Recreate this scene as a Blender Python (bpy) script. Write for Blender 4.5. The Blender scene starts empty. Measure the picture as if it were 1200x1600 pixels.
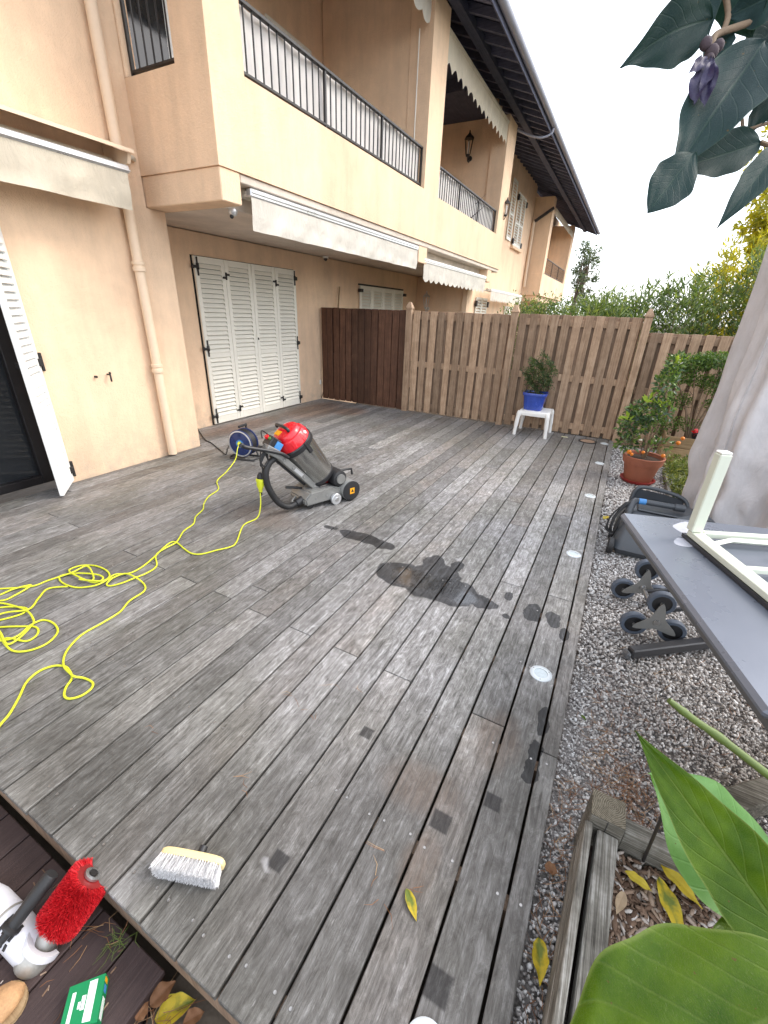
import bpy, bmesh, math, random
import numpy as np
from mathutils import Vector, Matrix, Quaternion

random.seed(7)
rng = np.random.default_rng(7)
S = bpy.context.scene
COL = S.collection
R_ = math.radians

# ------------------------------------------------------------------ camera
cd = bpy.data.cameras.new('camera')
cam = bpy.data.objects.new('camera', cd)
COL.objects.link(cam)
cd.sensor_fit = 'VERTICAL'
cd.sensor_height = 36.0
cd.sensor_width = 36.0
cd.lens = 15.0034
cd.clip_start = 0.02
cd.clip_end = 900
_m = Matrix([[0.880524, -0.229635, 0.414663], [0.472698, 0.360553, -0.804089], [0.035139, 0.90403, 0.426023]]).to_4x4()
_m.translation = Vector((0, 0, 1.6))
cam.matrix_world = _m
S.camera = cam

# ------------------------------------------------------------------ light
SUN_AZ = R_(55)      # from +Y towards +X
SUN_EL = R_(44)
w = bpy.data.worlds.new('World')
S.world = w
w.use_nodes = True
wn = w.node_tree
wn.nodes.clear()
wo = wn.nodes.new('ShaderNodeOutputWorld')
bg = wn.nodes.new('ShaderNodeBackground')
sky = wn.nodes.new('ShaderNodeTexSky')
sky.sky_type = 'NISHITA'
sky.sun_disc = False
sky.sun_elevation = SUN_EL
sky.sun_rotation = SUN_AZ
sky.air_density = 1.0
sky.dust_density = 3.5
sky.ozone_density = 1.0
hz = wn.nodes.new('ShaderNodeMix')
hz.data_type = 'RGBA'
hz.inputs[0].default_value = 0.55
hz.inputs[7].default_value = (8.6, 8.9, 9.3, 1)
wn.links.new(sky.outputs[0], hz.inputs[6])
wn.links.new(hz.outputs[2], bg.inputs[0])
bg.inputs[1].default_value = 0.15
wn.links.new(bg.outputs[0], wo.inputs[0])
sd = bpy.data.lights.new('sun', 'SUN')
sd.energy = 0.65
sd.angle = R_(20)
sd.color = (1.0, 0.95, 0.87)
sun = bpy.data.objects.new('sun', sd)
COL.objects.link(sun)
sdir = Vector((math.sin(SUN_AZ)*math.cos(SUN_EL), math.cos(SUN_AZ)*math.cos(SUN_EL), math.sin(SUN_EL)))
sun.rotation_euler = sdir.to_track_quat('Z', 'Y').to_euler()
sun.location = sdir*30
S.view_settings.view_transform = 'Standard'
S.view_settings.look = 'None'
S.view_settings.gamma = 1
S.view_settings.exposure = 1.3
S.view_settings.use_curve_mapping = False

# ------------------------------------------------------------------ node helpers
class NT:
    def __init__(s, name):
        s.m = bpy.data.materials.new(name)
        s.m.use_nodes = True
        s.t = s.m.node_tree
        s.t.nodes.clear()
        s.out = s.t.nodes.new('ShaderNodeOutputMaterial')
        s._geo = None
    def n(s, typ, **kw):
        x = s.t.nodes.new(typ)
        for k, v in kw.items():
            setattr(x, k, v)
        return x
    def l(s, a, b):
        s.t.links.new(a, b)
    def setin(s, sock, v):
        if hasattr(v, 'is_linked') or isinstance(v, bpy.types.NodeSocket):
            s.l(v, sock)
        else:
            if isinstance(v, (tuple, list)) and len(v) == 3 and sock.type == 'RGBA':
                v = (*v, 1)
            sock.default_value = v
    @property
    def geo(s):
        if s._geo is None:
            s._geo = s.n('ShaderNodeNewGeometry')
        return s._geo
    def pos(s):
        return s.geo.outputs['Position']
    def island(s):
        return s.geo.outputs['Random Per Island']
    def objrand(s):
        return s.n('ShaderNodeObjectInfo').outputs['Random']
    def obj(s):
        return s.n('ShaderNodeTexCoord').outputs['Object']
    def math(s, op, a, b=0.0, c=None, clamp=False):
        x = s.n('ShaderNodeMath', operation=op, use_clamp=clamp)
        s.setin(x.inputs[0], a)
        s.setin(x.inputs[1], b)
        if c is not None:
            s.setin(x.inputs[2], c)
        return x.outputs[0]
    def vmath(s, op, a, b=None):
        x = s.n('ShaderNodeVectorMath', operation=op)
        s.setin(x.inputs[0], a)
        if b is not None:
            s.setin(x.inputs[1], b)
        return x.outputs['Value'] if op in ('LENGTH', 'DOT_PRODUCT') else x.outputs[0]
    def noise(s, vec, scale=5, detail=4, rough=0.6, dist=0.0):
        x = s.n('ShaderNodeTexNoise')
        s.setin(x.inputs['Vector'], vec)
        x.inputs['Scale'].default_value = scale
        x.inputs['Detail'].default_value = detail
        x.inputs['Roughness'].default_value = rough
        x.inputs['Distortion'].default_value = dist
        return x.outputs['Fac']
    def voro(s, vec, scale=5, feature='F1', out='Distance'):
        x = s.n('ShaderNodeTexVoronoi', feature=feature)
        s.setin(x.inputs['Vector'], vec)
        x.inputs['Scale'].default_value = scale
        return x.outputs[out]
    def rng(s, v, a, b, c=0.0, d=1.0, smooth=False):
        x = s.n('ShaderNodeMapRange')
        if smooth:
            x.interpolation_type = 'SMOOTHSTEP'
        s.setin(x.inputs[0], v)
        for i, q in enumerate((a, b, c, d)):
            x.inputs[1+i].default_value = q
        return x.outputs[0]
    def ramp(s, v, stops):
        x = s.n('ShaderNodeValToRGB')
        s.setin(x.inputs[0], v)
        e = x.color_ramp.elements
        while len(e) < len(stops):
            e.new(0.5)
        for i, (p, c) in enumerate(stops):
            e[i].position = p
            e[i].color = (*c, 1)
        return x.outputs[0]
    def mix(s, f, a, b, mode='MIX'):
        x = s.n('ShaderNodeMix', data_type='RGBA', blend_type=mode)
        s.setin(x.inputs[0], f)
        s.setin(x.inputs[6], a)
        s.setin(x.inputs[7], b)
        return x.outputs[2]
    def scalecol(s, c, f):
        x = s.n('ShaderNodeVectorMath', operation='SCALE')
        s.setin(x.inputs[0], c)
        s.setin(x.inputs['Scale'], f)
        return x.outputs[0]
    def bump(s, h, strength=0.3, dist=0.01):
        x = s.n('ShaderNodeBump')
        x.inputs['Strength'].default_value = strength
        x.inputs['Distance'].default_value = dist
        s.l(h, x.inputs['Height'])
        return x.outputs[0]
    def principled(s, col, rough=0.6, metal=0.0, normal=None, spec=0.5, coat=0.0, transl=0.0, tcol=None, trans=0.0):
        p = s.n('ShaderNodeBsdfPrincipled')
        s.setin(p.inputs['Base Color'], col)
        s.setin(p.inputs['Roughness'], rough)
        s.setin(p.inputs['Metallic'], metal)
        p.inputs['Specular IOR Level'].default_value = spec
        p.inputs['Coat Weight'].default_value = coat
        p.inputs['Transmission Weight'].default_value = trans
        if normal is not None:
            s.l(normal, p.inputs['Normal'])
        if transl > 0:
            t = s.n('ShaderNodeBsdfTranslucent')
            s.setin(t.inputs[0], tcol if tcol is not None else col)
            mx = s.n('ShaderNodeMixShader')
            mx.inputs[0].default_value = transl
            s.l(p.outputs[0], mx.inputs[1])
            s.l(t.outputs[0], mx.inputs[2])
            s.l(mx.outputs[0], s.out.inputs[0])
        else:
            s.l(p.outputs[0], s.out.inputs[0])
        return s.m

def plain(name, col, rough=0.5, var=0.12, scale=6.0, bump=0.15, bscale=60.0, metal=0.0, spec=0.5, coat=0.0, bdist=0.004):
    t = NT(name)
    o = t.obj()
    a = t.noise(o, scale, 5, 0.65)
    b = t.noise(o, scale*7, 3, 0.6)
    f = t.math('ADD', t.math('MULTIPLY', a, 0.7), t.math('MULTIPLY', b, 0.3))
    k = t.rng(f, 0.3, 0.7, 1-var, 1+var)
    c = t.scalecol(col, k)
    r = t.rng(a, 0.3, 0.7, max(0.04, rough-0.08), min(1, rough+0.08))
    nm = t.bump(t.noise(o, bscale, 3, 0.6), bump, bdist) if bump > 0 else None
    return t.principled(c, r, metal, nm, spec, coat)

# ------------------------------------------------------------------ materials
def mat_deck():
    t = NT('weathered_deck')
    pos = t.pos()
    rd = t.objrand()
    off = t.n('ShaderNodeCombineXYZ')
    t.l(t.math('MULTIPLY', rd, 53.0), off.inputs[0])
    t.l(t.math('MULTIPLY', rd, 91.0), off.inputs[1])
    vec = t.vmath('ADD', pos, off.outputs[0])
    g1 = t.noise(t.vmath('MULTIPLY', vec, (85, 5.0, 85)), 1.0, 6, 0.72, 0.5)
    g2 = t.noise(t.vmath('MULTIPLY', vec, (300, 22, 300)), 1.0, 4, 0.7)
    mot = t.noise(t.vmath('MULTIPLY', vec, (26, 12, 26)), 1.0, 7, 0.78, 0.8)
    big = t.noise(pos, 1.1, 5, 0.6, 0.5)
    med = t.noise(pos, 4.5, 5, 0.65, 0.3)
    f = t.math('ADD', t.math('MULTIPLY', g1, 0.42), t.math('ADD', t.math('MULTIPLY', g2, 0.2), t.math('MULTIPLY', mot, 0.38)))
    col = t.ramp(f, [(0.37, (0.062, 0.058, 0.055)), (0.46, (0.155, 0.149, 0.144)), (0.54, (0.252, 0.246, 0.242)), (0.64, (0.46, 0.458, 0.46))])
    # board to board differences
    col = t.scalecol(col, t.rng(rd, 0, 1, 0.70, 1.18))
    rd2 = t.math('FRACT', t.math('MULTIPLY', rd, 17.31))
    brown = t.math('MULTIPLY', t.rng(rd2, 0.5, 1.0, 0.0, 0.32), t.rng(med, 0.4, 0.65, 0.3, 1.0))
    col = t.mix(brown, col, t.mix(1.0, col, (1.12, 0.86, 0.66), 'MULTIPLY'))
    # grey green bloom and dark weathering patches
    col = t.mix(t.rng(big, 0.44, 0.62, 0, 0.6), col, t.mix(1.0, col, (0.66, 0.66, 0.58), 'MULTIPLY'))
    sep = t.n('ShaderNodeSeparateXYZ')
    t.l(pos, sep.inputs[0])
    X, Y = sep.outputs[0], sep.outputs[1]
    wv = t.n('ShaderNodeTexNoise')
    t.l(pos, wv.inputs['Vector'])
    wv.inputs['Scale'].default_value = 9
    wv.inputs['Detail'].default_value = 3
    wob = t.vmath('MULTIPLY', t.vmath('SUBTRACT', wv.outputs['Color'], (0.5, 0.5, 0.5)), (0.085, 0.085, 0))
    wp = t.vmath('ADD', pos, wob)
    def blob(cx, cy, rx, ry):
        d = t.vmath('MULTIPLY', t.vmath('SUBTRACT', wp, (cx, cy, 0)), (1/rx, 1/ry, 0))
        return t.vmath('LENGTH', d)
    def union(lst):
        m = None
        for q in lst:
            b = blob(*q)
            m = b if m is None else t.math('MINIMUM', m, b)
        return m
    wet = union([(-0.98, 2.22, 0.19, 0.15), (-0.78, 2.26, 0.19, 0.22), (-0.62, 2.2, 0.16, 0.15), (-0.45, 2.2, 0.12, 0.07), (-0.86, 2.46, 0.08, 0.12), (-0.70, 2.5, 0.05, 0.07),
                 (-1.5, 2.52, 0.19, 0.075), (-1.3, 2.5, 0.12, 0.06), (-1.78, 2.53, 0.06, 0.03),
                 (-0.14, 2.256, 0.055, 0.085), (-0.02, 2.26, 0.045, 0.075), (0.055, 2.16, 0.03, 0.06), (-0.30, 2.35, 0.025, 0.04), (-0.27, 2.14, 0.03, 0.03),
                 (0.055, 1.50, 0.03, 0.09), (0.045, 1.28, 0.03, 0.11)])
    wm = t.rng(wet, 0.94, 1.01, 1, 0, True)
    wc = t.rng(union([(-0.92, 2.22, 0.20, 0.14), (-0.70, 2.24, 0.18, 0.16), (-0.55, 2.18, 0.12, 0.09)]), 0.5, 1.0, 1, 0, True)
    # sky and sun glare painted into the colour, middle of the deck
    deck_glare = union([(-0.95, 3.3, 1.5, 2.4), (-0.55, 1.75, 0.6, 0.7), (-2.6, 4.6, 1.2, 1.2)])
    col = t.mix(t.math('MULTIPLY', t.rng(deck_glare, 0.3, 1.15, 1, 0, True), t.rng(mot, 0.35, 0.65, 0.15, 0.85)), col, t.mix(1.0, col, (1.68, 1.70, 1.74), 'MULTIPLY'))
    # darker rubbed strip at the near end and two brown rubbed zones
    near = union([(-0.15, 0.70, 0.52, 0.46), (-0.62, 0.50, 0.62, 0.30), (0.0, 1.42, 0.18, 0.26), (-0.02, 1.0, 0.16, 0.3), (-1.3, 0.42, 0.5, 0.2)])
    nm_ = t.math('MULTIPLY', t.rng(near, 0.55, 1.3, 1, 0, True), t.rng(mot, 0.3, 0.7, 1.0, 0.55))
    col = t.mix(t.math('MULTIPLY', nm_, 0.62), col, (0.052, 0.048, 0.043))
    rub = union([(-0.30, 0.98, 0.17, 0.11), (-0.10, 1.32, 0.10, 0.16), (-0.21, 0.74, 0.06, 0.13), (-2.35, 2.4, 0.4, 0.2)])
    rub2 = union([(-4.55, 6.0, 0.5, 0.95), (-4.0, 6.3, 0.35, 0.4), (-4.7, 4.6, 0.35, 0.9)])
    col = t.mix(t.math('MULTIPLY', t.rng(rub2, 0.4, 1.15, 1, 0, True), t.rng(mot, 0.3, 0.65, 0.35, 0.9)), col, t.mix(1.0, col, (0.95, 0.62, 0.47), 'MULTIPLY'))
    col = t.mix(t.math('MULTIPLY', t.rng(rub, 0.5, 1.15, 1, 0, True), t.rng(g1, 0.35, 0.6, 0.1, 0.42)), col, (0.15, 0.100, 0.070))
    # square marks left by furniture feet
    sq = None
    for cx, cy, h in ((-0.593, 1.07, 0.026), (-0.606, 0.535, 0.028), (-0.053, 1.055, 0.030), (-0.056, 0.52, 0.036), (-0.195, 0.90, 0.034)):
        dx = t.math('ABSOLUTE', t.math('ADD', t.math('SUBTRACT', X, cx), t.math('MULTIPLY', t.math('SUBTRACT', mot, 0.5), 0.018)))
        dy = t.math('ABSOLUTE', t.math('SUBTRACT', Y, cy))
        m = t.rng(t.math('MAXIMUM', dx, dy), h-0.006, h+0.003, 1, 0, True)
        sq = m if sq is None else t.math('MAXIMUM', sq, m)
    col = t.mix(t.math('MULTIPLY', t.math('MULTIPLY', sq, 0.9), t.rng(mot, 0.3, 0.62, 1.0, 0.8)), col, (0.020, 0.019, 0.020))
    sm_ = t.math('MULTIPLY', t.rng(union([(-0.630, 0.505, 0.024, 0.010), (-0.84, 2.02, 0.03, 0.02), (-0.72, 2.60, 0.03, 0.03)]), 0.2, 1.3, 1, 0, True), 0.32)
    col = t.mix(sm_, col, (0.62, 0.62, 0.64))
    # pale scratched and splashed flecks
    fl = t.rng(t.noise(t.vmath('MULTIPLY', vec, (60, 16, 60)), 1.0, 3, 0.5), 0.70, 0.78, 0, 0.45)
    col = t.mix(fl, col, (0.48, 0.47, 0.46))
    dark = t.rng(t.noise(vec, 42, 2, 0.5), 0.70, 0.78, 0, 0.35)
    col = t.mix(dark, col, (0.05, 0.045, 0.04))
    col = t.mix(t.math('MULTIPLY', wm, 0.94), col, t.mix(1.0, col, (0.185, 0.19, 0.205), 'MULTIPLY'))
    rough = t.rng(g1, 0.3, 0.7, 0.40, 0.62)
    mx = t.n('ShaderNodeMix', data_type='FLOAT')
    t.l(wm, mx.inputs[0]); t.l(rough, mx.inputs[2]); mx.inputs[3].default_value = 0.36
    mx2 = t.n('ShaderNodeMix', data_type='FLOAT')
    t.l(t.math('MULTIPLY', wc, wm), mx2.inputs[0]); t.l(mx.outputs[0], mx2.inputs[2]); mx2.inputs[3].default_value = 0.12
    h = t.math('ADD', t.math('MULTIPLY', g1, 0.6), t.math('MULTIPLY', g2, 0.4))
    h = t.math('MULTIPLY', h, t.math('SUBTRACT', 1.0, t.math('MULTIPLY', wc, 0.8)))
    ma = t.principled(col, mx2.outputs[0], 0, t.bump(h, 0.85, 0.004), 0.22)
    pr = [q for q in t.t.nodes if q.type == 'BSDF_PRINCIPLED'][0]
    t.l(t.math('MULTIPLY', wc, wm), pr.inputs['Coat Weight'])
    pr.inputs['Coat Roughness'].default_value = 0.06
    return ma

def mat_wood(name, dark, mid, light, axis='Z', per=0.25, gscale=60.0, rough=0.75, bump=0.5, sharp=0.18):
    t = NT(name)
    pos = t.pos()
    rd = t.objrand()
    off = t.n('ShaderNodeCombineXYZ')
    for i, k in enumerate((37.0, 71.0, 53.0)):
        t.l(t.math('MULTIPLY', rd, k), off.inputs[i])
    vec = t.vmath('ADD', pos, off.outputs[0])
    st = {'X': (2.2/gscale, 1, 1), 'Y': (1, 2.2/gscale, 1), 'Z': (1, 1, 2.2/gscale)}[axis]
    g1 = t.noise(t.vmath('MULTIPLY', vec, tuple(gscale*q for q in st)), 1, 6, 0.7, 0.5)
    g2 = t.noise(t.vmath('MULTIPLY', vec, tuple(gscale*4*q for q in st)), 1, 3, 0.7)
    mo = t.noise(vec, 7, 5, 0.7)
    f = t.math('ADD', t.math('MULTIPLY', g1, 0.5), t.math('ADD', t.math('MULTIPLY', g2, 0.2), t.math('MULTIPLY', mo, 0.3)))
    c = t.ramp(f, [(0.5-sharp, dark), (0.5, mid), (0.5+sharp, light)])
    c = t.scalecol(c, t.rng(rd, 0, 1, 1-per, 1+per))
    return t.principled(c, rough, 0, t.bump(g1, bump, 0.004), 0.35)

def mat_stucco(name, col, coarse=95.0, dirt=0.0):
    t = NT(name)
    p = t.pos()
    a = t.noise(p, 0.8, 4, 0.6)
    b = t.noise(p, 5, 5, 0.7)
    d = t.noise(t.vmath('MULTIPLY', p, (3, 3, 0.5)), 1, 5, 0.7)
    k = t.math('ADD', t.rng(a, 0.3, 0.7, -0.09, 0.08), t.rng(b, 0.3, 0.7, -0.05, 0.05))
    k = t.math('ADD', k, t.rng(d, 0.35, 0.7, 0.05, -0.12))
    c = t.scalecol(col, t.math('ADD', k, 1.0))
    h = t.math('ADD', t.noise(p, coarse, 3, 0.6), t.math('MULTIPLY', t.noise(p, coarse*0.35, 3, 0.6), 0.8))
    sp = t.rng(t.noise(p, coarse*0.6, 2, 0.5), 0.62, 0.75, 0, 0.22)
    c = t.mix(sp, c, t.scalecol(col, 0.72))
    zz_ = t.n('ShaderNodeSeparateXYZ'); t.l(p, zz_.inputs[0])
    spl = t.math('MULTIPLY', t.rng(zz_.outputs[2], 0.0, 0.45, 1, 0), t.rng(t.noise(p, 9, 5, 0.7), 0.35, 0.7, 0, 0.6))
    c = t.mix(spl, c, (0.42, 0.36, 0.29))
    return t.principled(c, 0.92, 0, t.bump(h, 0.8, 0.008), 0.2)

def mat_leaf(name, c0, c1, c2, transl=0.35, rough=0.45, tmul=(1.5, 1.5, 0.5), spec=0.4):
    t = NT(name)
    r = t.island()
    big = t.noise(t.pos(), 1.6, 3, 0.6)
    f = t.math('ADD', t.math('MULTIPLY', r, 0.65), t.math('MULTIPLY', big, 0.45))
    c = t.ramp(f, [(0.1, c0), (0.5, c1), (0.95, c2)])
    tc = t.mix(1.0, c, tmul, 'MULTIPLY')
    return t.principled(c, rough, 0, None, spec, 0, transl, tc)

def mat_bigleaf(name, base, pale, vein, transl=0.3, tmul=(1.6, 1.8, 0.5), rough=0.38, yellow=None, vk=0.35, bk=0.35, spec=0.3):
    # uses the leaf's own coordinates: UV.x along the leaf, UV.y across (0.5 = midrib)
    t = NT(name)
    uv = t.n('ShaderNodeUVMap').outputs[0]
    sp = t.n('ShaderNodeSeparateXYZ')
    t.l(uv, sp.inputs[0])
    u, v = sp.outputs[0], sp.outputs[1]
    s = t.math('ABSOLUTE', t.math('SUBTRACT', v, 0.5))
    o = t.pos()
    n1 = t.noise(o, 14, 4, 0.6)
    n2 = t.noise(o, 90, 4, 0.7)
    side = t.math('FRACT', t.math('MULTIPLY', t.math('SUBTRACT', u, t.math('MULTIPLY', s, 0.55)), 9.0))
    sv = t.rng(t.math('ABSOLUTE', t.math('SUBTRACT', side, 0.5)), 0.0, 0.085, 1, 0, True)
    mid = t.rng(s, 0.008, 0.03, 1, 0, True)
    veins = t.math('MAXIMUM', mid, t.math('MULTIPLY', sv, 0.45))
    c = t.mix(t.rng(n1, 0.35, 0.7, 0, 1), base, pale)
    c = t.mix(t.math('MULTIPLY', t.rng(n2, 0.3, 0.7, 0, 1), 0.25), c, t.scalecol(c, 0.75))
    if yellow is not None:
        ym = t.rng(t.math('ADD', t.noise(o, 22, 3, 0.6), t.math('MULTIPLY', s, 0.5)), 0.5, 0.68, 0, 0.85)
        c = t.mix(ym, c, yellow)
    net = t.rng(t.voro(t.vmath('ADD', o, t.scalecol(t.n('ShaderNodeTexNoise').outputs['Color'], 0.004)), 420, 'DISTANCE_TO_EDGE'), 0.0, 0.10, 0.16, 0, True)
    c = t.mix(net, c, vein)
    rim = t.rng(s, 0.468, 0.497, 0, 0.7, True)
    c = t.mix(rim, c, vein)
    spots = t.rng(t.noise(o, 130, 2, 0.5), 0.735, 0.77, 0, 0.8)
    c = t.mix(spots, c, (0.10, 0.06, 0.02))
    bl = t.rng(t.noise(o, 45, 4, 0.7), 0.66, 0.74, 0, 0.55)
    c = t.mix(bl, c, t.mix(1.0, c, (1.5, 1.0, 0.6), 'MULTIPLY'))
    c = t.mix(t.math('MULTIPLY', veins, vk), c, vein)
    tc = t.mix(1.0, c, tmul, 'MULTIPLY')
    h = t.math('ADD', t.math('MULTIPLY', veins, -0.6), t.math('ADD', t.math('MULTIPLY', n2, 0.25), t.math('MULTIPLY', net, -0.5)))
    return t.principled(c, rough, 0, t.bump(h, bk, 0.004), spec, 0, transl, tc)

def mat_island(name, stops, rough=0.8, spec=0.3, speck=0.2, sscale=200):
    t = NT(name)
    c = t.ramp(t.island(), stops)
    n = t.noise(t.pos(), sscale, 3, 0.6)
    c = t.scalecol(c, t.rng(n, 0.3, 0.7, 1-speck, 1+speck))
    return t.principled(c, rough, 0, None, spec)

def mat_fabric(name, col, wscale=420.0, rough=0.85, stain=0.12, transl=0.0, sheen=True):
    t = NT(name)
    o = t.obj()
    wv = t.math('ADD', t.noise(t.vmath('MULTIPLY', o, (wscale, wscale, 30)), 1, 2, 0.5), t.noise(t.vmath('MULTIPLY', o, (30, 30, wscale)), 1, 2, 0.5))
    a = t.noise(o, 2.2, 5, 0.65, 0.6)
    st = t.noise(t.vmath('MULTIPLY', o, (6, 6, 1.5)), 1, 5, 0.7)
    k = t.math('MULTIPLY', t.rng(a, 0.3, 0.7, 1-stain, 1+stain), t.rng(st, 0.35, 0.7, 1.03, 1-stain))
    cr = t.noise(t.vmath('MULTIPLY', o, (9, 9, 5)), 1, 5, 0.6, 1.5)
    h = t.math('ADD', t.math('MULTIPLY', wv, 0.15), cr)
    return t.principled(t.scalecol(col, k), rough, 0, t.bump(h, 0.6, 0.02), 0.2, 0, transl, t.scalecol(col, k))

MT = {}
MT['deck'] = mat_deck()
MT['stucco'] = mat_stucco('peach_stucco', (0.83, 0.605, 0.418))
MT['stucco_low'] = mat_stucco('pale_peach_stucco', (0.80, 0.60, 0.42), 70)
MT['soffit'] = mat_stucco('painted_soffit', (0.70, 0.61, 0.52), 160)
MT['white_paint'] = plain('white_paint', (0.80, 0.81, 0.79), 0.45, 0.05, 5, 0.05)
MT['shutter'] = plain('shutter_paint', (0.80, 0.775, 0.69), 0.45, 0.05, 5, 0.05)
MT['iron'] = plain('black_iron', (0.018, 0.016, 0.016), 0.5, 0.2, 30, 0.2, 120)
MT['dark_wood'] = mat_wood('dark_roof_timber', (0.028, 0.031, 0.052), (0.060, 0.067, 0.108), (0.10, 0.108, 0.16), 'Y', 0.15)  # dark timber with a blue lens flare tint put into its colour
MT['rafter'] = mat_wood('rafter_timber', (0.045, 0.05, 0.08), (0.095, 0.104, 0.16), (0.15, 0.16, 0.23), 'X', 0.2)  # same blue flare tint in the rafter colour
MT['gutter'] = plain('painted_gutter', (0.33, 0.35, 0.43), 0.4, 0.1, 4, 0.05)
MT['roof_tile'] = plain('clay_tile', (0.36, 0.17, 0.10), 0.8, 0.25, 8, 0.3)
MT['pipe'] = plain('peach_pipe_paint', (0.78, 0.60, 0.43), 0.55, 0.06, 5, 0.05)
MT['fence'] = mat_wood('weathered_fence_wood', (0.14, 0.087, 0.054), (0.335, 0.226, 0.147), (0.53, 0.39, 0.275), 'Z', 0.36)
MT['fence_back'] = mat_wood('fence_back_wood', (0.12, 0.074, 0.048), (0.26, 0.175, 0.118), (0.40, 0.29, 0.21), 'Z', 0.3)
MT['gate'] = mat_wood('oiled_gate_wood', (0.036, 0.016, 0.010), (0.092, 0.042, 0.025), (0.18, 0.088, 0.053), 'Z', 0.3, 60, 0.5)
MT['brown_board'] = mat_wood('brown_composite_board', (0.028, 0.018, 0.018), (0.048, 0.031, 0.03), (0.075, 0.051, 0.048), 'Y', 0.12, 160, 0.7)
MT['planter_wood'] = mat_wood('grey_planter_wood', (0.05, 0.045, 0.037), (0.19, 0.178, 0.152), (0.46, 0.445, 0.41), 'Y', 0.15, 110, 0.85, 1.0, 0.11)
MT['planter_wood_x'] = mat_wood('grey_planter_wood_cross', (0.055, 0.048, 0.036), (0.15, 0.138, 0.112), (0.34, 0.322, 0.285), 'X', 0.15, 110, 0.85, 1.0, 0.11)
MT['crate_wood'] = mat_wood('pale_crate_wood', (0.17, 0.11, 0.055), (0.33, 0.225, 0.12), (0.46, 0.34, 0.20), 'X', 0.15)
MT['awning'] = mat_fabric('cream_awning_cloth', (0.64, 0.575, 0.46), 420, 0.85, 0.10, 0.10)
MT['awning_white'] = mat_fabric('white_awning_cloth', (0.66, 0.625, 0.555), 420, 0.85, 0.10, 0.12)
MT['screen'] = mat_fabric('white_screen_cloth', (0.82, 0.80, 0.78), 420, 0.8, 0.06, 0.25)
MT['alu'] = plain('aluminium', (0.62, 0.63, 0.64), 0.32, 0.06, 4, 0.02, metal=0.6)
MT['cover'] = mat_fabric('grey_cover_cloth', (0.63, 0.61, 0.62), 380, 0.8, 0.13)
MT['glass_dark'] = plain('dark_glass', (0.02, 0.022, 0.025), 0.08, 0.2, 3, 0.0, spec=0.6)
MT['curtain'] = plain('grey_curtain', (0.10, 0.105, 0.11), 0.8, 0.35, 5, 0.2)
MT['frame_dark'] = plain('dark_door_frame', (0.012, 0.010, 0.011), 0.4, 0.2, 8, 0.0)
MT['yellow'] = plain('yellow_cable', (0.62, 0.66, 0.03), 0.45, 0.06, 20, 0.0)
MT['rubber'] = plain('black_rubber', (0.016, 0.016, 0.017), 0.55, 0.2, 20, 0.1)
MT['black_plastic'] = plain('black_plastic', (0.02, 0.02, 0.022), 0.38, 0.2, 15, 0.05)
MT['red_plastic'] = plain('red_plastic', (0.68, 0.012, 0.022), 0.25, 0.05, 5, 0.0, coat=0.3)
MT['dark_red'] = plain('dark_red_paint', (0.22, 0.015, 0.015), 0.4, 0.1, 8, 0.0)
MT['grey_metal'] = plain('grey_machine_metal', (0.25, 0.25, 0.24), 0.42, 0.1, 12, 0.1, 150, metal=0.35)
MT['drum'] = plain('brushed_drum', (0.36, 0.355, 0.335), 0.2, 0.0, 1, 0.0, metal=0.88)
MT['steel'] = plain('steel', (0.5, 0.5, 0.5), 0.3, 0.1, 20, 0.03, metal=0.9)
MT['blue_plastic'] = plain('blue_reel_plastic', (0.018, 0.035, 0.13), 0.35, 0.15, 12, 0.03)
MT['blue_trim'] = plain('blue_trim', (0.06, 0.24, 0.55), 0.4, 0.1, 12, 0.0)
MT['orange'] = plain('orange_sticker', (0.85, 0.38, 0.01), 0.5, 0.05, 12, 0.0)
MT['table_grey'] = plain('grey_tabletop', (0.165, 0.182, 0.22), 0.32, 0.03, 2, 0.05, 350, metal=0.25)
MT['table_edge'] = plain('grey_table_edge', (0.10, 0.105, 0.112), 0.38, 0.08, 6, 0.04)
MT['dark_leg'] = plain('charcoal_metal', (0.035, 0.035, 0.038), 0.4, 0.1, 12, 0.03)
MT['cream_metal'] = plain('cream_metal', (0.64, 0.67, 0.56), 0.38, 0.04, 6, 0.03)
MT['splash'] = plain('white_splash', (0.42, 0.43, 0.48), 0.5, 0.1, 40, 0.0)
MT['tyre'] = plain('blue_grey_tyre', (0.085, 0.105, 0.14), 0.55, 0.1, 20, 0.05)
MT['vac_grey'] = plain('grey_vacuum_plastic', (0.052, 0.058, 0.066), 0.42, 0.1, 10, 0.06, 200)
MT['terracotta'] = plain('terracotta', (0.33, 0.115, 0.065), 0.75, 0.18, 9, 0.15, 90)
MT['saucer'] = plain('red_saucer', (0.33, 0.035, 0.03), 0.45, 0.12, 9, 0.0)
MT['soil'] = plain('potting_soil', (0.05, 0.03, 0.02), 0.95, 0.5, 40, 0.9, 90, bdist=0.02)
MT['blue_glaze'] = plain('blue_glaze', (0.025, 0.065, 0.36), 0.22, 0.3, 9, 0.05, coat=0.4)
MT['white_plastic'] = plain('white_plastic', (0.83, 0.82, 0.79), 0.4, 0.04, 6, 0.0)
MT['light_ring'] = plain('pale_light_ring', (0.62, 0.66, 0.68), 0.35, 0.06, 20, 0.0, metal=0.2)
MT['light_lens'] = plain('frosted_lens', (0.55, 0.62, 0.64), 0.15, 0.12, 60, 0.1, 300)
MT['bristle_white'] = mat_island('white_bristles', [(0, (0.50, 0.49, 0.49)), (0.5, (0.70, 0.69, 0.69)), (1, (0.86, 0.86, 0.87))], 0.6)
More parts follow.
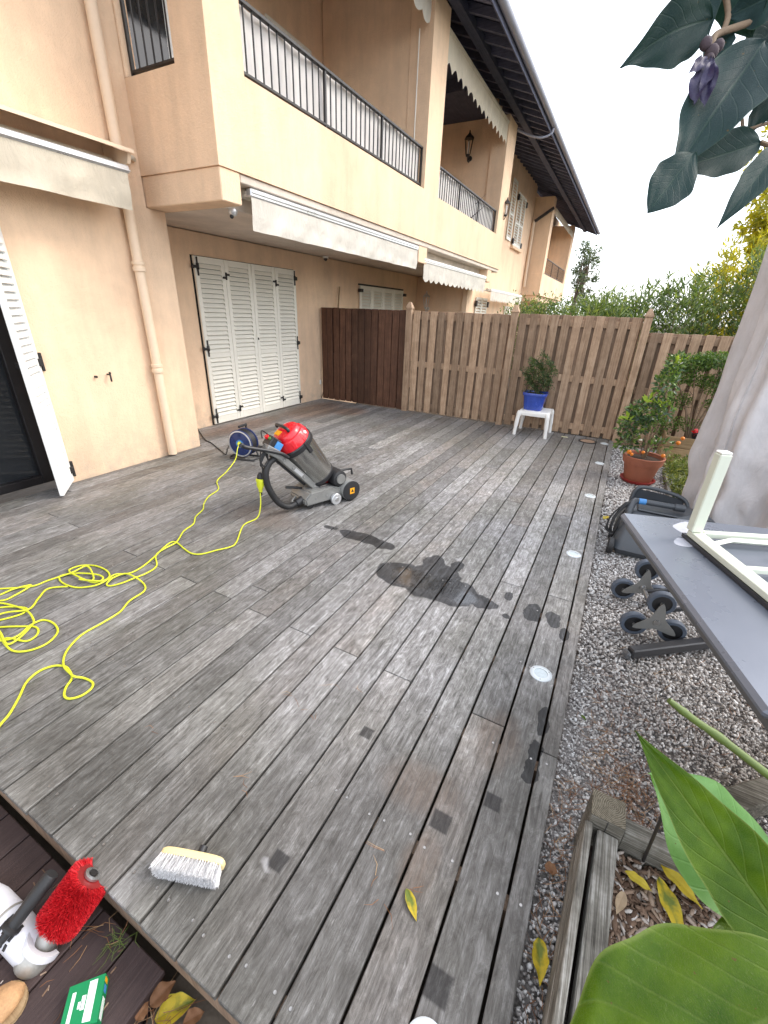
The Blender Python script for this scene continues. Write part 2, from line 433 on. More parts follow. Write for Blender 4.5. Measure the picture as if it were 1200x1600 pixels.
MT['bristle_red'] = mat_island('red_bristles', [(0, (0.30, 0.004, 0.008)), (0.5, (0.58, 0.010, 0.018)), (1, (0.86, 0.05, 0.06))], 0.45)
MT['brush_block'] = plain('cream_brush_block', (0.80, 0.64, 0.32), 0.45, 0.06, 8, 0.0)
MT['tool_white'] = plain('pale_tool_casing', (0.62, 0.62, 0.66), 0.4, 0.06, 8, 0.03)
MT['tool_metal'] = plain('cast_tool_metal', (0.42, 0.41, 0.38), 0.42, 0.15, 20, 0.15, 160, metal=0.6)
MT['green_box'] = plain('green_cardboard', (0.0, 0.20, 0.065), 0.5, 0.08, 14, 0.02)
MT['white_print'] = plain('white_print', (0.70, 0.80, 0.76), 0.5, 0.05, 14, 0.0)
MT['tan'] = plain('worn_tan', (0.40, 0.23, 0.11), 0.75, 0.35, 30, 0.4, 120)
MT['navy'] = plain('navy_cloth', (0.02, 0.025, 0.06), 0.8, 0.2, 30, 0.2)
MT['gravel_base'] = mat_island('gravel_base', [(0, (0.22, 0.205, 0.195)), (1, (0.22, 0.205, 0.195))], 0.95, 0.2, 0.5, 150)
MT['gravel'] = mat_island('gravel_stones', [(0, (0.13, 0.116, 0.108)), (0.25, (0.31, 0.285, 0.27)), (0.55, (0.46, 0.44, 0.425)), (0.85, (0.62, 0.605, 0.59)), (1, (0.78, 0.775, 0.77))], 0.75, 0.3, 0.15, 300)
MT['chips'] = mat_island('wood_chips', [(0, (0.07, 0.042, 0.028)), (0.4, (0.18, 0.115, 0.078)), (0.75, (0.32, 0.235, 0.175)), (1, (0.55, 0.51, 0.47))], 0.85, 0.2, 0.2, 150)
MT['needles'] = mat_island('pine_needles', [(0, (0.13, 0.055, 0.026)), (0.6, (0.26, 0.125, 0.06)), (1, (0.42, 0.28, 0.15))], 0.7, 0.2, 0.1)
MT['twig'] = plain('bark', (0.20, 0.14, 0.09), 0.85, 0.25, 20, 0.4, 90)
MT['trunk'] = plain('grey_bark', (0.15, 0.115, 0.085), 0.9, 0.3, 14, 0.6, 50)
MT['hedge'] = mat_leaf('oleander_leaves', (0.035, 0.068, 0.028), (0.10, 0.16, 0.075), (0.25, 0.32, 0.13), 0.45, 0.5, (1.6, 1.5, 0.4))  # leaf tones paled to stand in for veiling haze
MT['yellow_leaf_tree'] = mat_leaf('sunlit_leaves', (0.14, 0.17, 0.03), (0.32, 0.33, 0.05), (0.60, 0.56, 0.08), 0.55, 0.5, (1.7, 1.5, 0.35))
MT['far_leaf'] = mat_leaf('far_leaves', (0.03, 0.05, 0.03), (0.075, 0.105, 0.055), (0.15, 0.18, 0.10), 0.35, 0.6, (1.3, 1.3, 0.6))
MT['citrus'] = mat_leaf('citrus_leaves', (0.022, 0.055, 0.028), (0.055, 0.11, 0.045), (0.20, 0.30, 0.06), 0.22, 0.28, (1.5, 1.6, 0.4), 0.6)
MT['bonsai'] = mat_leaf('shrub_leaves', (0.03, 0.065, 0.018), (0.075, 0.145, 0.034), (0.17, 0.25, 0.055), 0.3, 0.45)
MT['bush'] = mat_leaf('dark_bush_leaves', (0.018, 0.034, 0.016), (0.042, 0.072, 0.028), (0.11, 0.16, 0.045), 0.25, 0.5)
MT['ground_cover'] = mat_leaf('succulent_leaves', (0.05, 0.085, 0.025), (0.15, 0.20, 0.055), (0.36, 0.36, 0.13), 0.25, 0.4)
MT['orange_fruit'] = plain('orange_fruit', (0.70, 0.20, 0.015), 0.4, 0.1, 30, 0.15, 200)
MT['near_dark_leaf'] = mat_bigleaf('shaded_leaf', (0.012, 0.030, 0.033), (0.022, 0.046, 0.044), (0.045, 0.075, 0.06), 0.14, (1.3, 1.9, 0.9), 0.5, None, 0.4, 0.3, 0.12)  # backlit shade and a bluish flare tint put into the leaf colour
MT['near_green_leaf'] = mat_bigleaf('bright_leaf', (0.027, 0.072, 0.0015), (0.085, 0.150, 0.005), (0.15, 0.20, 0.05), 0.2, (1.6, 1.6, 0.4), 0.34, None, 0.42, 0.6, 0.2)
MT['near_pale_leaf'] = mat_bigleaf('pale_leaf', (0.10, 0.23, 0.06), (0.17, 0.33, 0.12), (0.13, 0.25, 0.08), 0.22, (1.6, 1.8, 0.5), 0.38, None, 0.35, 0.4, 0.2)
MT['yellow_leaf'] = mat_bigleaf('yellow_fallen_leaf', (0.55, 0.40, 0.03), (0.62, 0.52, 0.08), (0.45, 0.33, 0.05), 0.15, (1.2, 1.1, 0.4), 0.5)
MT['green_yellow_leaf'] = mat_bigleaf('turning_leaf', (0.12, 0.17, 0.03), (0.18, 0.22, 0.04), (0.25, 0.25, 0.05), 0.15, (1.2, 1.1, 0.4), 0.5, (0.62, 0.45, 0.03))
MT['brown_leaf'] = mat_bigleaf('dead_leaf', (0.20, 0.09, 0.04), (0.30, 0.16, 0.08), (0.14, 0.07, 0.04), 0.1, (1.1, 1.0, 0.8), 0.6)
MT['beige_leaf'] = mat_bigleaf('dry_beige_leaf', (0.40, 0.29, 0.18), (0.48, 0.36, 0.24), (0.3, 0.2, 0.12), 0.1, (1.1, 1.0, 0.8), 0.6)
MT['purple'] = plain('purple_petals', (0.020, 0.014, 0.055), 0.6, 0.4, 30, 0.3, 120)
MT['dry_flower'] = plain('dry_flower', (0.06, 0.042, 0.05), 0.8, 0.35, 30, 0.3, 120)
MT['green_stem'] = plain('green_stem', (0.085, 0.125, 0.02), 0.5, 0.15, 20, 0.15, 120)
MT['earth'] = plain('garden_earth', (0.075, 0.058, 0.042), 0.95, 0.35, 0.7, 0.5, 12, bdist=0.03)
MT['screw'] = plain('screw_head', (0.34, 0.33, 0.32), 0.35, 0.1, 40, 0.0, metal=0.8)
MT['led'] = plain('small_light_strip', (0.70, 0.66, 0.42), 0.3, 0.1, 40, 0.0)
MT['end_grain'] = None
def mat_endgrain():
    t = NT('post_end_grain')
    o = t.obj()
    d = t.vmath('ADD', o, t.scalecol(t.vmath('SUBTRACT', t.n('ShaderNodeTexNoise').outputs['Color'], (0.5, 0.5, 0.5)), 0.006))
    r = t.vmath('LENGTH', t.vmath('MULTIPLY', t.vmath('SUBTRACT', d, (0.012, 0.012, 0)), (1, 1, 0)))
    w_ = t.math('SINE', t.math('MULTIPLY', r, 1150.0))
    n = t.noise(o, 90, 4, 0.7)
    c = t.ramp(t.math('ADD', t.math('MULTIPLY', w_, 0.22), n), [(0.25, (0.075, 0.062, 0.042)), (0.5, (0.145, 0.125, 0.088)), (0.75, (0.22, 0.195, 0.15))])
    return t.principled(c, 0.85, 0, t.bump(w_, 0.3, 0.003), 0.3)
MT['end_grain'] = mat_endgrain()

# ------------------------------------------------------------------ mesh helpers
class MB:
    def __init__(s):
        s.v = []
        s.f = []
        s.uv = None
    def add(s, vs, fs):
        b = len(s.v)
        s.v.extend([tuple(q) for q in vs])
        s.f.extend([tuple(b+i for i in q) for q in fs])
        return s
    def cbox(s, c, h, bev=0.0, rot=None):
        hx, hy, hz = h
        c = Vector(c)
        vs, fs = [], []
        if bev <= 0:
            P = [Vector((sx*hx, sy*hy, sz*hz)) for sx in (-1, 1) for sy in (-1, 1) for sz in (-1, 1)]
            F = [(0, 1, 3, 2), (4, 6, 7, 5), (0, 4, 5, 1), (2, 3, 7, 6), (0, 2, 6, 4), (1, 5, 7, 3)]
        else:
            bev = min(bev, hx*0.9, hy*0.9, hz*0.9)
            P = []
            idx = {}
            for sx in (-1, 1):
                for sy in (-1, 1):
                    for sz in (-1, 1):
                        for a in range(3):
                            idx[(sx, sy, sz, a)] = len(P)
                            q = [sx*(hx-bev), sy*(hy-bev), sz*(hz-bev)]
                            q[a] = (sx*hx, sy*hy, sz*hz)[a]
                            P.append(Vector(q))
            F = []
            for a in range(3):
                b, d = (a+1) % 3, (a+2) % 3
                for sg in (-1, 1):
                    def k(sb, sd2, ax=a):
                        t = [0, 0, 0]
                        t[a] = sg; t[b] = sb; t[d] = sd2
                        return idx[(*t, ax)]
                    F.append((k(-1, -1), k(1, -1), k(1, 1), k(-1, 1)))
            for a in range(3):
                b, d = (a+1) % 3, (a+2) % 3
                for sa in (-1, 1):
                    for sb in (-1, 1):
                        def k2(sd2, ax):
                            t = [0, 0, 0]
                            t[a] = sa; t[b] = sb; t[d] = sd2
                            return idx[(*t, ax)]
                        F.append((k2(-1, a), k2(1, a), k2(1, b), k2(-1, b)))
            for sx in (-1, 1):
                for sy in (-1, 1):
                    for sz in (-1, 1):
                        F.append(tuple(idx[(sx, sy, sz, a)] for a in range(3)))
            G = []
            for f in F:
                n = (P[f[1]]-P[f[0]]).cross(P[f[2]]-P[f[0]])
                m = sum((P[i] for i in f), Vector())/len(f)
                G.append(f if n.dot(m) > 0 else tuple(reversed(f)))
            F = G
        if rot is not None:
            P = [rot @ p for p in P]
        return s.add([c+p for p in P], F)
    def box(s, x0, x1, y0, y1, z0, z1, bev=0.0):
        return s.cbox(((x0+x1)/2, (y0+y1)/2, (z0+z1)/2), (abs(x1-x0)/2, abs(y1-y0)/2, abs(z1-z0)/2), bev)
    def bar(s, a, b, wd, ht, up=(0, 0, 1), bev=0.0):
        a, b = Vector(a), Vector(b)
        d = (b-a)
        L = d.length
        d.normalize()
        u = Vector(up)
        x = d.cross(u)
        if x.length < 1e-5:
            x = d.cross(Vector((1, 0, 0)))
        x.normalize()
        z = x.cross(d)
        rot = Matrix((x, d, z)).transposed()
        return s.cbox((a+b)/2, (wd/2, L/2, ht/2), bev, rot)
    def lathe(s, prof, o=(0, 0, 0), axis=(0, 0, 1), n=24, cap0=True, cap1=True):
        o = Vector(o)
        ax = Vector(axis).normalized()
        q = ax.to_track_quat('Z', 'Y')
        vs = []
        for r, h in prof:
            for i in range(n):
                a = 2*math.pi*i/n
                vs.append(o + q @ Vector((r*math.cos(a), r*math.sin(a), h)))
        fs = []
        for j in range(len(prof)-1):
            for i in range(n):
                k = (i+1) % n
                fs.append((j*n+i, j*n+k, (j+1)*n+k, (j+1)*n+i))
        if cap0:
            fs.append(tuple(reversed(range(n))))
        if cap1:
            fs.append(tuple(range((len(prof)-1)*n, len(prof)*n)))
        return s.add(vs, fs)
    def tube(s, pts, r, n=8, caps=True, closed=False):
        P = [Vector(p) for p in pts]
        m = len(P)
        rs = r if isinstance(r, (list, tuple)) else [r]*m
        T = []
        for i in range(m):
            if closed:
                t = P[(i+1) % m]-P[i-1]
            else:
                t = P[min(i+1, m-1)]-P[max(i-1, 0)]
            T.append(t.normalized() if t.length > 1e-9 else Vector((0, 0, 1)))
        ref = Vector((0, 0, 1)) if abs(T[0].z) < 0.9 else Vector((1, 0, 0))
        u = T[0].cross(ref).normalized()
        vs = []
        for i in range(m):
            u = (u - T[i]*u.dot(T[i]))
            if u.length < 1e-6:
                u = T[i].orthogonal()
            u.normalize()
            v = T[i].cross(u)
            for k in range(n):
                a = 2*math.pi*k/n
                vs.append(P[i]+(u*math.cos(a)+v*math.sin(a))*rs[i])
        fs = []
        rng_ = m if closed else m-1
        for i in range(rng_):
            j = (i+1) % m
            for k in range(n):
                q = (k+1) % n
                fs.append((i*n+k, i*n+q, j*n+q, j*n+k))
        if caps and not closed:
            fs.append(tuple(reversed(range(n))))
            fs.append(tuple(range((m-1)*n, m*n)))
        return s.add(vs, fs)
    def prism(s, poly, o, u, v, wv):
        o, u, v, wv = Vector(o), Vector(u), Vector(v), Vector(wv)
        n = len(poly)
        vs = [o+u*a+v*b for a, b in poly]+[o+u*a+v*b+wv for a, b in poly]
        fs = [tuple(reversed(range(n))), tuple(range(n, 2*n))]
        for i in range(n):
            j = (i+1) % n
            fs.append((i, j, n+j, n+i))
        return s.add(vs, fs)
    def sphere(s, c, r, nu=12, nv=8, sc=(1, 1, 1)):
        c = Vector(c)
        vs = [c+Vector((0, 0, r*sc[2]))]
        for j in range(1, nv):
            t = math.pi*j/nv
            for i in range(nu):
                a = 2*math.pi*i/nu
                vs.append(c+Vector((r*sc[0]*math.sin(t)*math.cos(a), r*sc[1]*math.sin(t)*math.sin(a), r*sc[2]*math.cos(t))))
        vs.append(c-Vector((0, 0, r*sc[2])))
        fs = []
        for i in range(nu):
            fs.append((0, 1+i, 1+(i+1) % nu))
            fs.append((len(vs)-1, 1+(nv-2)*nu+(i+1) % nu, 1+(nv-2)*nu+i))
        for j in range(nv-2):
            for i in range(nu):
                k = (i+1) % nu
                fs.append((1+j*nu+i, 1+(j+1)*nu+i, 1+(j+1)*nu+k, 1+j*nu+k))
        return s.add(vs, fs)
    def grid(s, fn, nu, nv, closed_u=False):
        vs, uv = [], []
        for j in range(nv+1):
            for i in range(nu if closed_u else nu+1):
                vs.append(fn(i/nu, j/nv))
        w_ = nu if closed_u else nu+1
        fs = []
        for j in range(nv):
            for i in range(nu):
                k = (i+1) % w_ if closed_u else i+1
                fs.append((j*w_+i, j*w_+k, (j+1)*w_+k, (j+1)*w_+i))
        return s.add(vs, fs)
    def mesh(s, name, smooth=None):
        me = bpy.data.meshes.new(name)
        me.from_pydata([tuple(v) for v in s.v], [], s.f)
        if smooth is not None:
            me.polygons.foreach_set('use_smooth', [True]*len(me.polygons))
            me.set_sharp_from_angle(angle=R_(smooth))
        me.update()
        return me
    def build(s, name, mat, parent=None, smooth=None, center=True):
        me = s.mesh(name, smooth)
        return link(name, me, mat, parent)

def recalc(me):
    bm = bmesh.new()
    bm.from_mesh(me)
    bmesh.ops.recalc_face_normals(bm, faces=bm.faces)
    bm.to_mesh(me)
    bm.free()

def link(name, me, mat, parent=None):
    if mat is not None and len(me.materials) == 0:
        me.materials.append(MT[mat] if isinstance(mat, str) else mat)
    o = bpy.data.objects.new(name, me)
    COL.objects.link(o)
    if parent is not None:
        o.parent = parent
    return o

def tag(o, label=None, cat=None, group=None, kind=None):
    if label: o['label'] = label
    if cat: o['category'] = cat
    if group: o['group'] = group
    if kind: o['kind'] = kind
    return o

def thing(name, label, cat, loc=(0, 0, 0), rz=0.0, group=None):
    o = bpy.data.objects.new(name, None)
    o.empty_display_size = 0.1
    COL.objects.link(o)
    o.location = loc
    o.rotation_euler = (0, 0, rz)
    return tag(o, label, cat, group)

def structure(name, loc=(0, 0, 0)):
    o = bpy.data.objects.new(name, None)
    COL.objects.link(o)
    o.location = loc
    o['kind'] = 'structure'
    return o

def copy_tree(o, parent=None):
    c = o.copy()
    COL.objects.link(c)
    if parent is not None:
        c.parent = parent
    for ch in list(o.children):
        copy_tree(ch, c)
    return c

def smoothpath(pts, sub=6, closed=False):
    P = [Vector(p) for p in pts]
    out = []
    n = len(P)
    for i in range(n if closed else n-1):
        if closed:
            a, b, c, d = P[i-1], P[i], P[(i+1) % n], P[(i+2) % n]
        else:
            a, b, c, d = P[max(i-1, 0)], P[i], P[i+1], P[min(i+2, n-1)]
        for k in range(sub):
            t = k/sub
            out.append(0.5*((2*b)+(c-a)*t+(2*a-5*b+4*c-d)*t*t+(3*b-a-3*c+d)*t*t*t))
    if not closed:
        out.append(P[-1])
    return out

def np_mesh(name, V, F, mat, parent=None, smooth=False):
    """V (n,3), F (m,k) with constant k"""
    me = bpy.data.meshes.new(name)
    V = np.ascontiguousarray(V, dtype=np.float32)
    F = np.ascontiguousarray(F, dtype=np.int32)
    k = F.shape[1]
    me.vertices.add(len(V))
    me.vertices.foreach_set('co', V.ravel())
    me.loops.add(F.size)
    me.loops.foreach_set('vertex_index', F.ravel())
    me.polygons.add(len(F))
    me.polygons.foreach_set('loop_start', np.arange(0, F.size, k, dtype=np.int32))
    me.polygons.foreach_set('loop_total', np.full(len(F), k, dtype=np.int32))
    if smooth:
        me.polygons.foreach_set('use_smooth', np.ones(len(F), dtype=bool))
    me.update(calc_edges=True)
    me.validate()
    return link(name, me, mat, parent)

def unit(a):
    return a/np.maximum(np.linalg.norm(a, axis=-1, keepdims=True), 1e-9)

def leaf_cloud(P, D, L, W, fold=0.25, bend=0.2):
    """leaves at P (n,3) pointing along D with length L and width W: 6 verts, 4 triangles each"""
    n = len(P)
    D = unit(D)
    A = unit(np.cross(D, unit(rng.normal(size=(n, 3)))))
    N = np.cross(A, D)
    L = np.broadcast_to(np.asarray(L, float), (n,))[:, None]
    W = np.broadcast_to(np.asarray(W, float), (n,))[:, None]
    v0 = P
    vl = P+D*L*0.45+A*W*0.5+N*W*fold
    vr = P+D*L*0.45-A*W*0.5+N*W*fold
    vm = P+D*L*0.48
    vt = P+D*L*0.97-N*L*bend
    V = np.stack([v0, vl, vr, vm, vt], 1).reshape(-1, 3)
    b = (np.arange(n)*5)[:, None]
    F = np.concatenate([b+np.array([[0, 3, 1]]), b+np.array([[0, 2, 3]]), b+np.array([[1, 3, 4]]), b+np.array([[3, 2, 4]])], 0)
    return V, F

def big_leaf(base, tip, width, normal, fold=0.15, droop=0.1, ripple=0.05, nu=26, nv=12, peak=0.45, seed=0, sharp=1.0, sway=0.0, quilt=0.016):
    """one detailed leaf; returns a mesh with a UV map (u along, v across)"""
    base, tip = Vector(base), Vector(tip)
    ax = tip-base
    L = ax.length
    ax.normalize()
    nrm = Vector(normal)
    nrm = (nrm-ax*nrm.dot(ax)).normalized()
    sd_ = ax.cross(nrm)
    rr = random.Random(seed)
    ph = [rr.random()*6.28 for _ in range(4)]
    vs, uvs = [], []
    pw = math.log(0.5)/math.log(peak)
    for i in range(nu+1):
        u = i/nu
        prof = math.sin(math.pi*min(1, u**pw))**(0.75 if u < peak else 0.75+0.35*sharp)
        prof = max(prof, 0.015)
        for j in range(nv+1):
            s_ = (j/nv-0.5)*2
            hw = width/2*prof*(1+0.035*math.sin(u*23+ph[0]+(1.7 if s_ > 0 else 0)))
            off = fold*abs(s_)*hw + ripple*width*(abs(s_)**1.5)*math.sin(u*15+ph[1]+(1 if s_ > 0 else -1)*1.3) - droop*L*(u-0.0)**2 + droop*L*u*0.6
            off += quilt*width*math.cos(2*math.pi*9*(u-0.275*abs(s_)))*abs(s_)**0.5*(1-abs(s_))*math.sin(math.pi*u)
            off += 0.02*width*math.sin(u*11+s_*4+ph[2])*math.sin(s_*5+ph[3])
            p = base+ax*(u*L)+sd_*(s_*hw+sway*L*math.sin(u*math.pi))+nrm*off
            vs.append(p)
            uvs.append((u, j/nv))
    fs = []
    for i in range(nu):
        for j in range(nv):
            a = i*(nv+1)+j
            fs.append((a, a+1, a+nv+2, a+nv+1))
    me = bpy.data.meshes.new('leaf')
    me.from_pydata([tuple(v) for v in vs], [], fs)
    ul = me.uv_layers.new(name='UVMap')
    li = np.empty(len(me.loops), dtype=np.int32)
    me.loops.foreach_get('vertex_index', li)
    ul.data.foreach_set('uv', np.array(uvs, dtype=np.float32)[li].ravel())
    me.polygons.foreach_set('use_smooth', [True]*len(me.polygons))
    me.update()
    return me

WORLDP = {}
def wthing(name, label, cat, loc, group=None):
    """thing whose parts are given in world coordinates; the Empty stands at its base"""
    o = thing(name, label, cat, loc, 0, group)
    WORLDP[o.name] = Matrix.Translation(-Vector(loc))
    return o
_link0 = link
def link(name, me, mat, parent=None):
    o = _link0(name, me, mat, parent)
    if parent is not None and parent.name in WORLDP:
        o.matrix_parent_inverse = WORLDP[parent.name]
    return o

# ================================================================== THE SETTING
tag(MB().add([(-300, -60, -0.32), (300, -60, -0.32), (300, 500, -0.32), (-300, 500, -0.32)], [(0, 1, 2, 3)]).build('ground', 'earth'), kind='structure')

# ------------------------------------------------------------------ upper deck
deck = structure('deck')
PITCH, GAP, THK = 0.1518, 0.0095, 0.028
X_EDGE = 0.062
Y0, Y1 = 0.226, 6.99
JOINTS = {}
for px_ in [(-2.082,1.451,0),(-1.786,1.445,0),(-1.484,1.429,0),(-2.385,1.454,0),(-3.57,1.5,0),(-2.695,1.46,0),(-3.882,1.51,0),(-1.183,1.426,-0),(-0.8893,1.421,-0),(-0.5951,1.411,0),(-0.2887,2.488,0),(0.0016,2.493,0),(-0.1467,1.389,0),(-1.54,3.476,0),(-0.845,4.273,0),(-0.6981,3.473,0),(-0.0999,3.822,0),(-1.925,4.335,0)]:
    k = int((X_EDGE-px_[0])//PITCH)
    JOINTS.setdefault(k, []).append(px_[1])
jr = random.Random(3)
screws = MB()
def deck_board(x0, x1, y0, y1):
    me_ = MB().cbox((0, 0, 0), ((x1-x0)/2, (y1-y0)/2, THK/2), 0.0025).mesh('board')
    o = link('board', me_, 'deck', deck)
    o.location = ((x0+x1)/2, (y0+y1)/2, -THK/2+jr.uniform(-0.0012, 0.0008))
    o.rotation_euler = (0, jr.uniform(-0.004, 0.004), jr.uniform(-0.0004, 0.0004))
    return o
JOIST = [0.30 + 0.5*i for i in range(14)]
for k in range(-1, 35):
    if k == -1:
        x0, x1 = X_EDGE+GAP/2, 0.130
        js = [1.352, 4.2]
    else:
        x1 = X_EDGE-PITCH*k-GAP/2
        x0 = x1-PITCH+GAP
        js = sorted(JOINTS.get(k, []))
    ya = Y0
    if x1 < -4.40:
        ya = 3.515
        js = [j for j in js if j > ya+0.4]
    elif x0 < -4.40:
        deck_board(x0, x1, 3.515, Y1)
        x0 = -4.405
    if x0 < -5.09:
        x0 = -5.085
    if x1-x0 < 0.02:
        continue
    if not js and ya < 1 and k >= 0:
        js = [jr.choice((1.8, 2.8, 3.6, 4.4, 5.3))+jr.uniform(-0.4, 0.4)]
        if js[0] < 3.4 and jr.random() < 0.6:
            js.append(js[0]+2.3)
    elif len(js) == 1 and js[0] < 3.5 and k >= 0:
        js = js+[js[0]+jr.uniform(2.0, 2.9)]
    yend = 3.511 if abs(x0+4.405) < 1e-6 else Y1
    js = [j for j in js if j < yend-0.3]
    ys = [ya]+js+[yend]
    for a, b in zip(ys[:-1], ys[1:]):
        deck_board(x0, x1, a+(0.0018 if a != ya else jr.uniform(-0.003, 0.003)), b-0.0018)
    for y in JOIST:
        if y > ya and y < 2.6:
            for xx in ((x0+0.022, x1-0.022) if k >= 0 else ((x0+x1)/2,)):
                if jr.random() < 0.7:
                    screws.lathe([(0.0045, 0.0), (0.0045, 0.0012), (0.002, 0.0009)], (xx+jr.uniform(-.004, .004), y+jr.uniform(-.012, .012), 0.0004), (0, 0, 1), 8)
so = screws.build('screw_heads', 'screw', deck)
so['kind'] = 'stuff'
jb = MB()
for y in JOIST:
    jb.box(-4.40, 0.10, y-0.022, y+0.022, -0.13, -THK-0.003)
jb.box(-5.08, 0.1, 6.93, 6.975, -0.13, -THK-0.003)
jb.box(-4.40, 0.12, 0.235, 0.262, -0.17, -THK-0.004)
jb.box(0.105, 0.122, 0.265, 6.92, -0.16, -THK-0.004)
jb.build('joists', 'fence_back', deck)

# ------------------------------------------------------------------ lower brown deck
low = structure('lower_deck')
LZ = -0.15
k = 0
x = -0.768
while x > -3.6:
    wd = 0.140
    o = link('board', MB().cbox((0, 0, 0), (wd/2, 1.1, 0.012), 0.003).mesh('board'), 'brown_board', low)
    o.location = (x-wd/2, -0.885, LZ-0.012)
    x -= wd+0.006
    k += 1
MB().box(-3.6, -0.775, -1.9, 0.20, LZ-0.12, LZ-0.03).build('joists', 'brown_board', low)
# pale debris scattered on the lower deck
db = MB()
for i in range(60):
    p = Vector((random.uniform(-1.75, -0.8), random.uniform(-0.15, 0.2), LZ+0.002))
    a = random.random()*3.14
    L = random.uniform(0.003, 0.011)
    d = Vector((math.cos(a), math.sin(a), 0))
    db.bar(p-d*L, p+d*L, random.uniform(0.002, 0.004), 0.002)
tag(db.build('debris', 'chips'), 'pale wood splinters scattered on the dark brown lower boards', 'debris', kind='stuff')

# ------------------------------------------------------------------ gravel
tag(MB().add([(0.124, -1.5, -0.075), (9, -1.5, -0.075), (9, 7.6, -0.075), (0.124, 7.6, -0.075)], [(0, 1, 2, 3)]).build('gravel_bed', 'gravel_base'), kind='structure')
tag(MB().add([(-0.76, -1.5, -0.24), (0.15, -1.5, -0.24), (0.15, 0.3, -0.24), (-0.76, 0.3, -0.24)], [(0, 1, 2, 3)]).build('soil_strip', 'earth'), kind='structure')

t_ = (1+5**0.5)/2
ICO = np.array([(-1, t_, 0), (1, t_, 0), (-1, -t_, 0), (1, -t_, 0), (0, -1, t_), (0, 1, t_), (0, -1, -t_), (0, 1, -t_), (t_, 0, -1), (t_, 0, 1), (-t_, 0, -1), (-t_, 0, 1)])
ICO = ICO/np.linalg.norm(ICO[0])
ICF = np.array([(0, 11, 5), (0, 5, 1), (0, 1, 7), (0, 7, 10), (0, 10, 11), (1, 5, 9), (5, 11, 4), (11, 10, 2), (10, 7, 6), (7, 1, 8), (3, 9, 4), (3, 4, 2), (3, 2, 6), (3, 6, 8), (3, 8, 9), (4, 9, 5), (2, 4, 11), (6, 2, 10), (8, 6, 7), (9, 8, 1)])
def rand_rot(n):
    q = unit(rng.normal(size=(n, 4)))
    a, b, c, d = q.T
    return np.stack([np.stack([1-2*(c*c+d*d), 2*(b*c-a*d), 2*(b*d+a*c)], -1), np.stack([2*(b*c+a*d), 1-2*(b*b+d*d), 2*(c*d-a*b)], -1), np.stack([2*(b*d-a*c), 2*(c*d+a*b), 1-2*(b*b+c*c)], -1)], 1)
def stones(P, size):
    n = len(P)
    V = ICO[None]*(1+rng.uniform(-0.22, 0.22, size=(n, 12, 1)))
    V = V*np.stack([rng.uniform(0.8, 1.4, n), rng.uniform(0.6, 1.0, n), rng.uniform(0.45, 0.8, n)], -1)[:, None, :]
    V = np.einsum('nij,nkj->nki', rand_rot(n), V)*size[:, None, None]
    V = V+P[:, None, :]
    F = (ICF[None]+(np.arange(n)*12)[:, None, None]).reshape(-1, 3)
    return V.reshape(-1, 3), F
def area(x0, x1, y0, y1, n):
    return np.stack([rng.uniform(x0, x1, n), rng.uniform(y0, y1, n)], -1)
A = [(area(0.137, 1.15, 0.35, 2.0, 24000), 0.0058), (area(0.137, 1.25, 2.0, 3.6, 18000), 0.0072), (area(0.137, 1.1, 3.6, 6.98, 18000), 0.0105)]
PV, SZ = [], []
for xy, s0 in A:
    keep = ~((xy[:, 0] > 0.225) & (xy[:, 1] < 1.12) & (xy[:, 0] < 1.6))
    xy = xy[keep]
    s_ = s0*rng.uniform(0.6, 1.5, len(xy))
    hump = 0.012*np.sin(xy[:, 0]*5+1.1)*np.sin(xy[:, 1]*3.1)
    P = np.concatenate([xy, (-0.066+hump+rng.uniform(-0.006, 0.012, len(xy)))[:, None]], 1)
    PV.append(P); SZ.append(s_)
V, F = stones(np.concatenate(PV), np.concatenate(SZ))
g = np_mesh('gravel', V, F, 'gravel')
tag(g, 'grey and white gravel beside the wooden deck', 'gravel', kind='stuff')

def needles(name, label, P, L, z, mat='needles', spread=None):
    n = len(P)
    a = rng.uniform(0, 6.283, n) if spread is None else spread
    D = np.stack([np.cos(a), np.sin(a), rng.uniform(-0.12, 0.2, n)], -1)
    Sd = np.stack([-np.sin(a), np.cos(a), np.zeros(n)], -1)
    LL = L*rng.uniform(0.5, 1.2, n)
    P3 = np.concatenate([P, z+rng.uniform(0.001, 0.012, n)[:, None]], 1) if np.ndim(z) == 0 else np.concatenate([P, z[:, None]], 1)
    wd = 0.0008
    up = np.array([[0, 0, 0.0012]])
    cv = rng.normal(0, 0.12, n)[:, None]*Sd*LL[:, None]
    pts = [P3, P3+D*LL[:, None]*0.5+cv, P3+D*LL[:, None]]
    V = np.stack([pts[0]-Sd*wd, pts[0]+Sd*wd, pts[1]-Sd*wd+up, pts[1]+Sd*wd+up, pts[2]-Sd*wd*0.4, pts[2]+Sd*wd*0.4], 1).reshape(-1, 3)
    b = (np.arange(n)*6)[:, None]
    F = np.concatenate([b+np.array([[0, 1, 3, 2]]), b+np.array([[2, 3, 5, 4]])], 0)
    return tag(np_mesh(name, V, F, mat), label, 'pine needles', kind='stuff')
c1 = rng.normal((0.40, 1.36), (0.07, 0.10), size=(230, 2))
c2 = rng.normal((0.31, 1.62), (0.07, 0.22), size=(90, 2))
c3 = np.stack([rng.uniform(0.15, 0.225, 120), rng.uniform(0.5, 1.3, 120)], -1)
c4 = rng.normal((0.62, 1.9), (0.2, 0.3), size=(120, 2))
PN = np.concatenate([c1, c2, c3, c4])
PN = PN[(PN[:, 0] > 0.145)]
needles('pine_needles', 'brown pine needles lying on the gravel behind the wooden planter', PN, 0.075, -0.052)
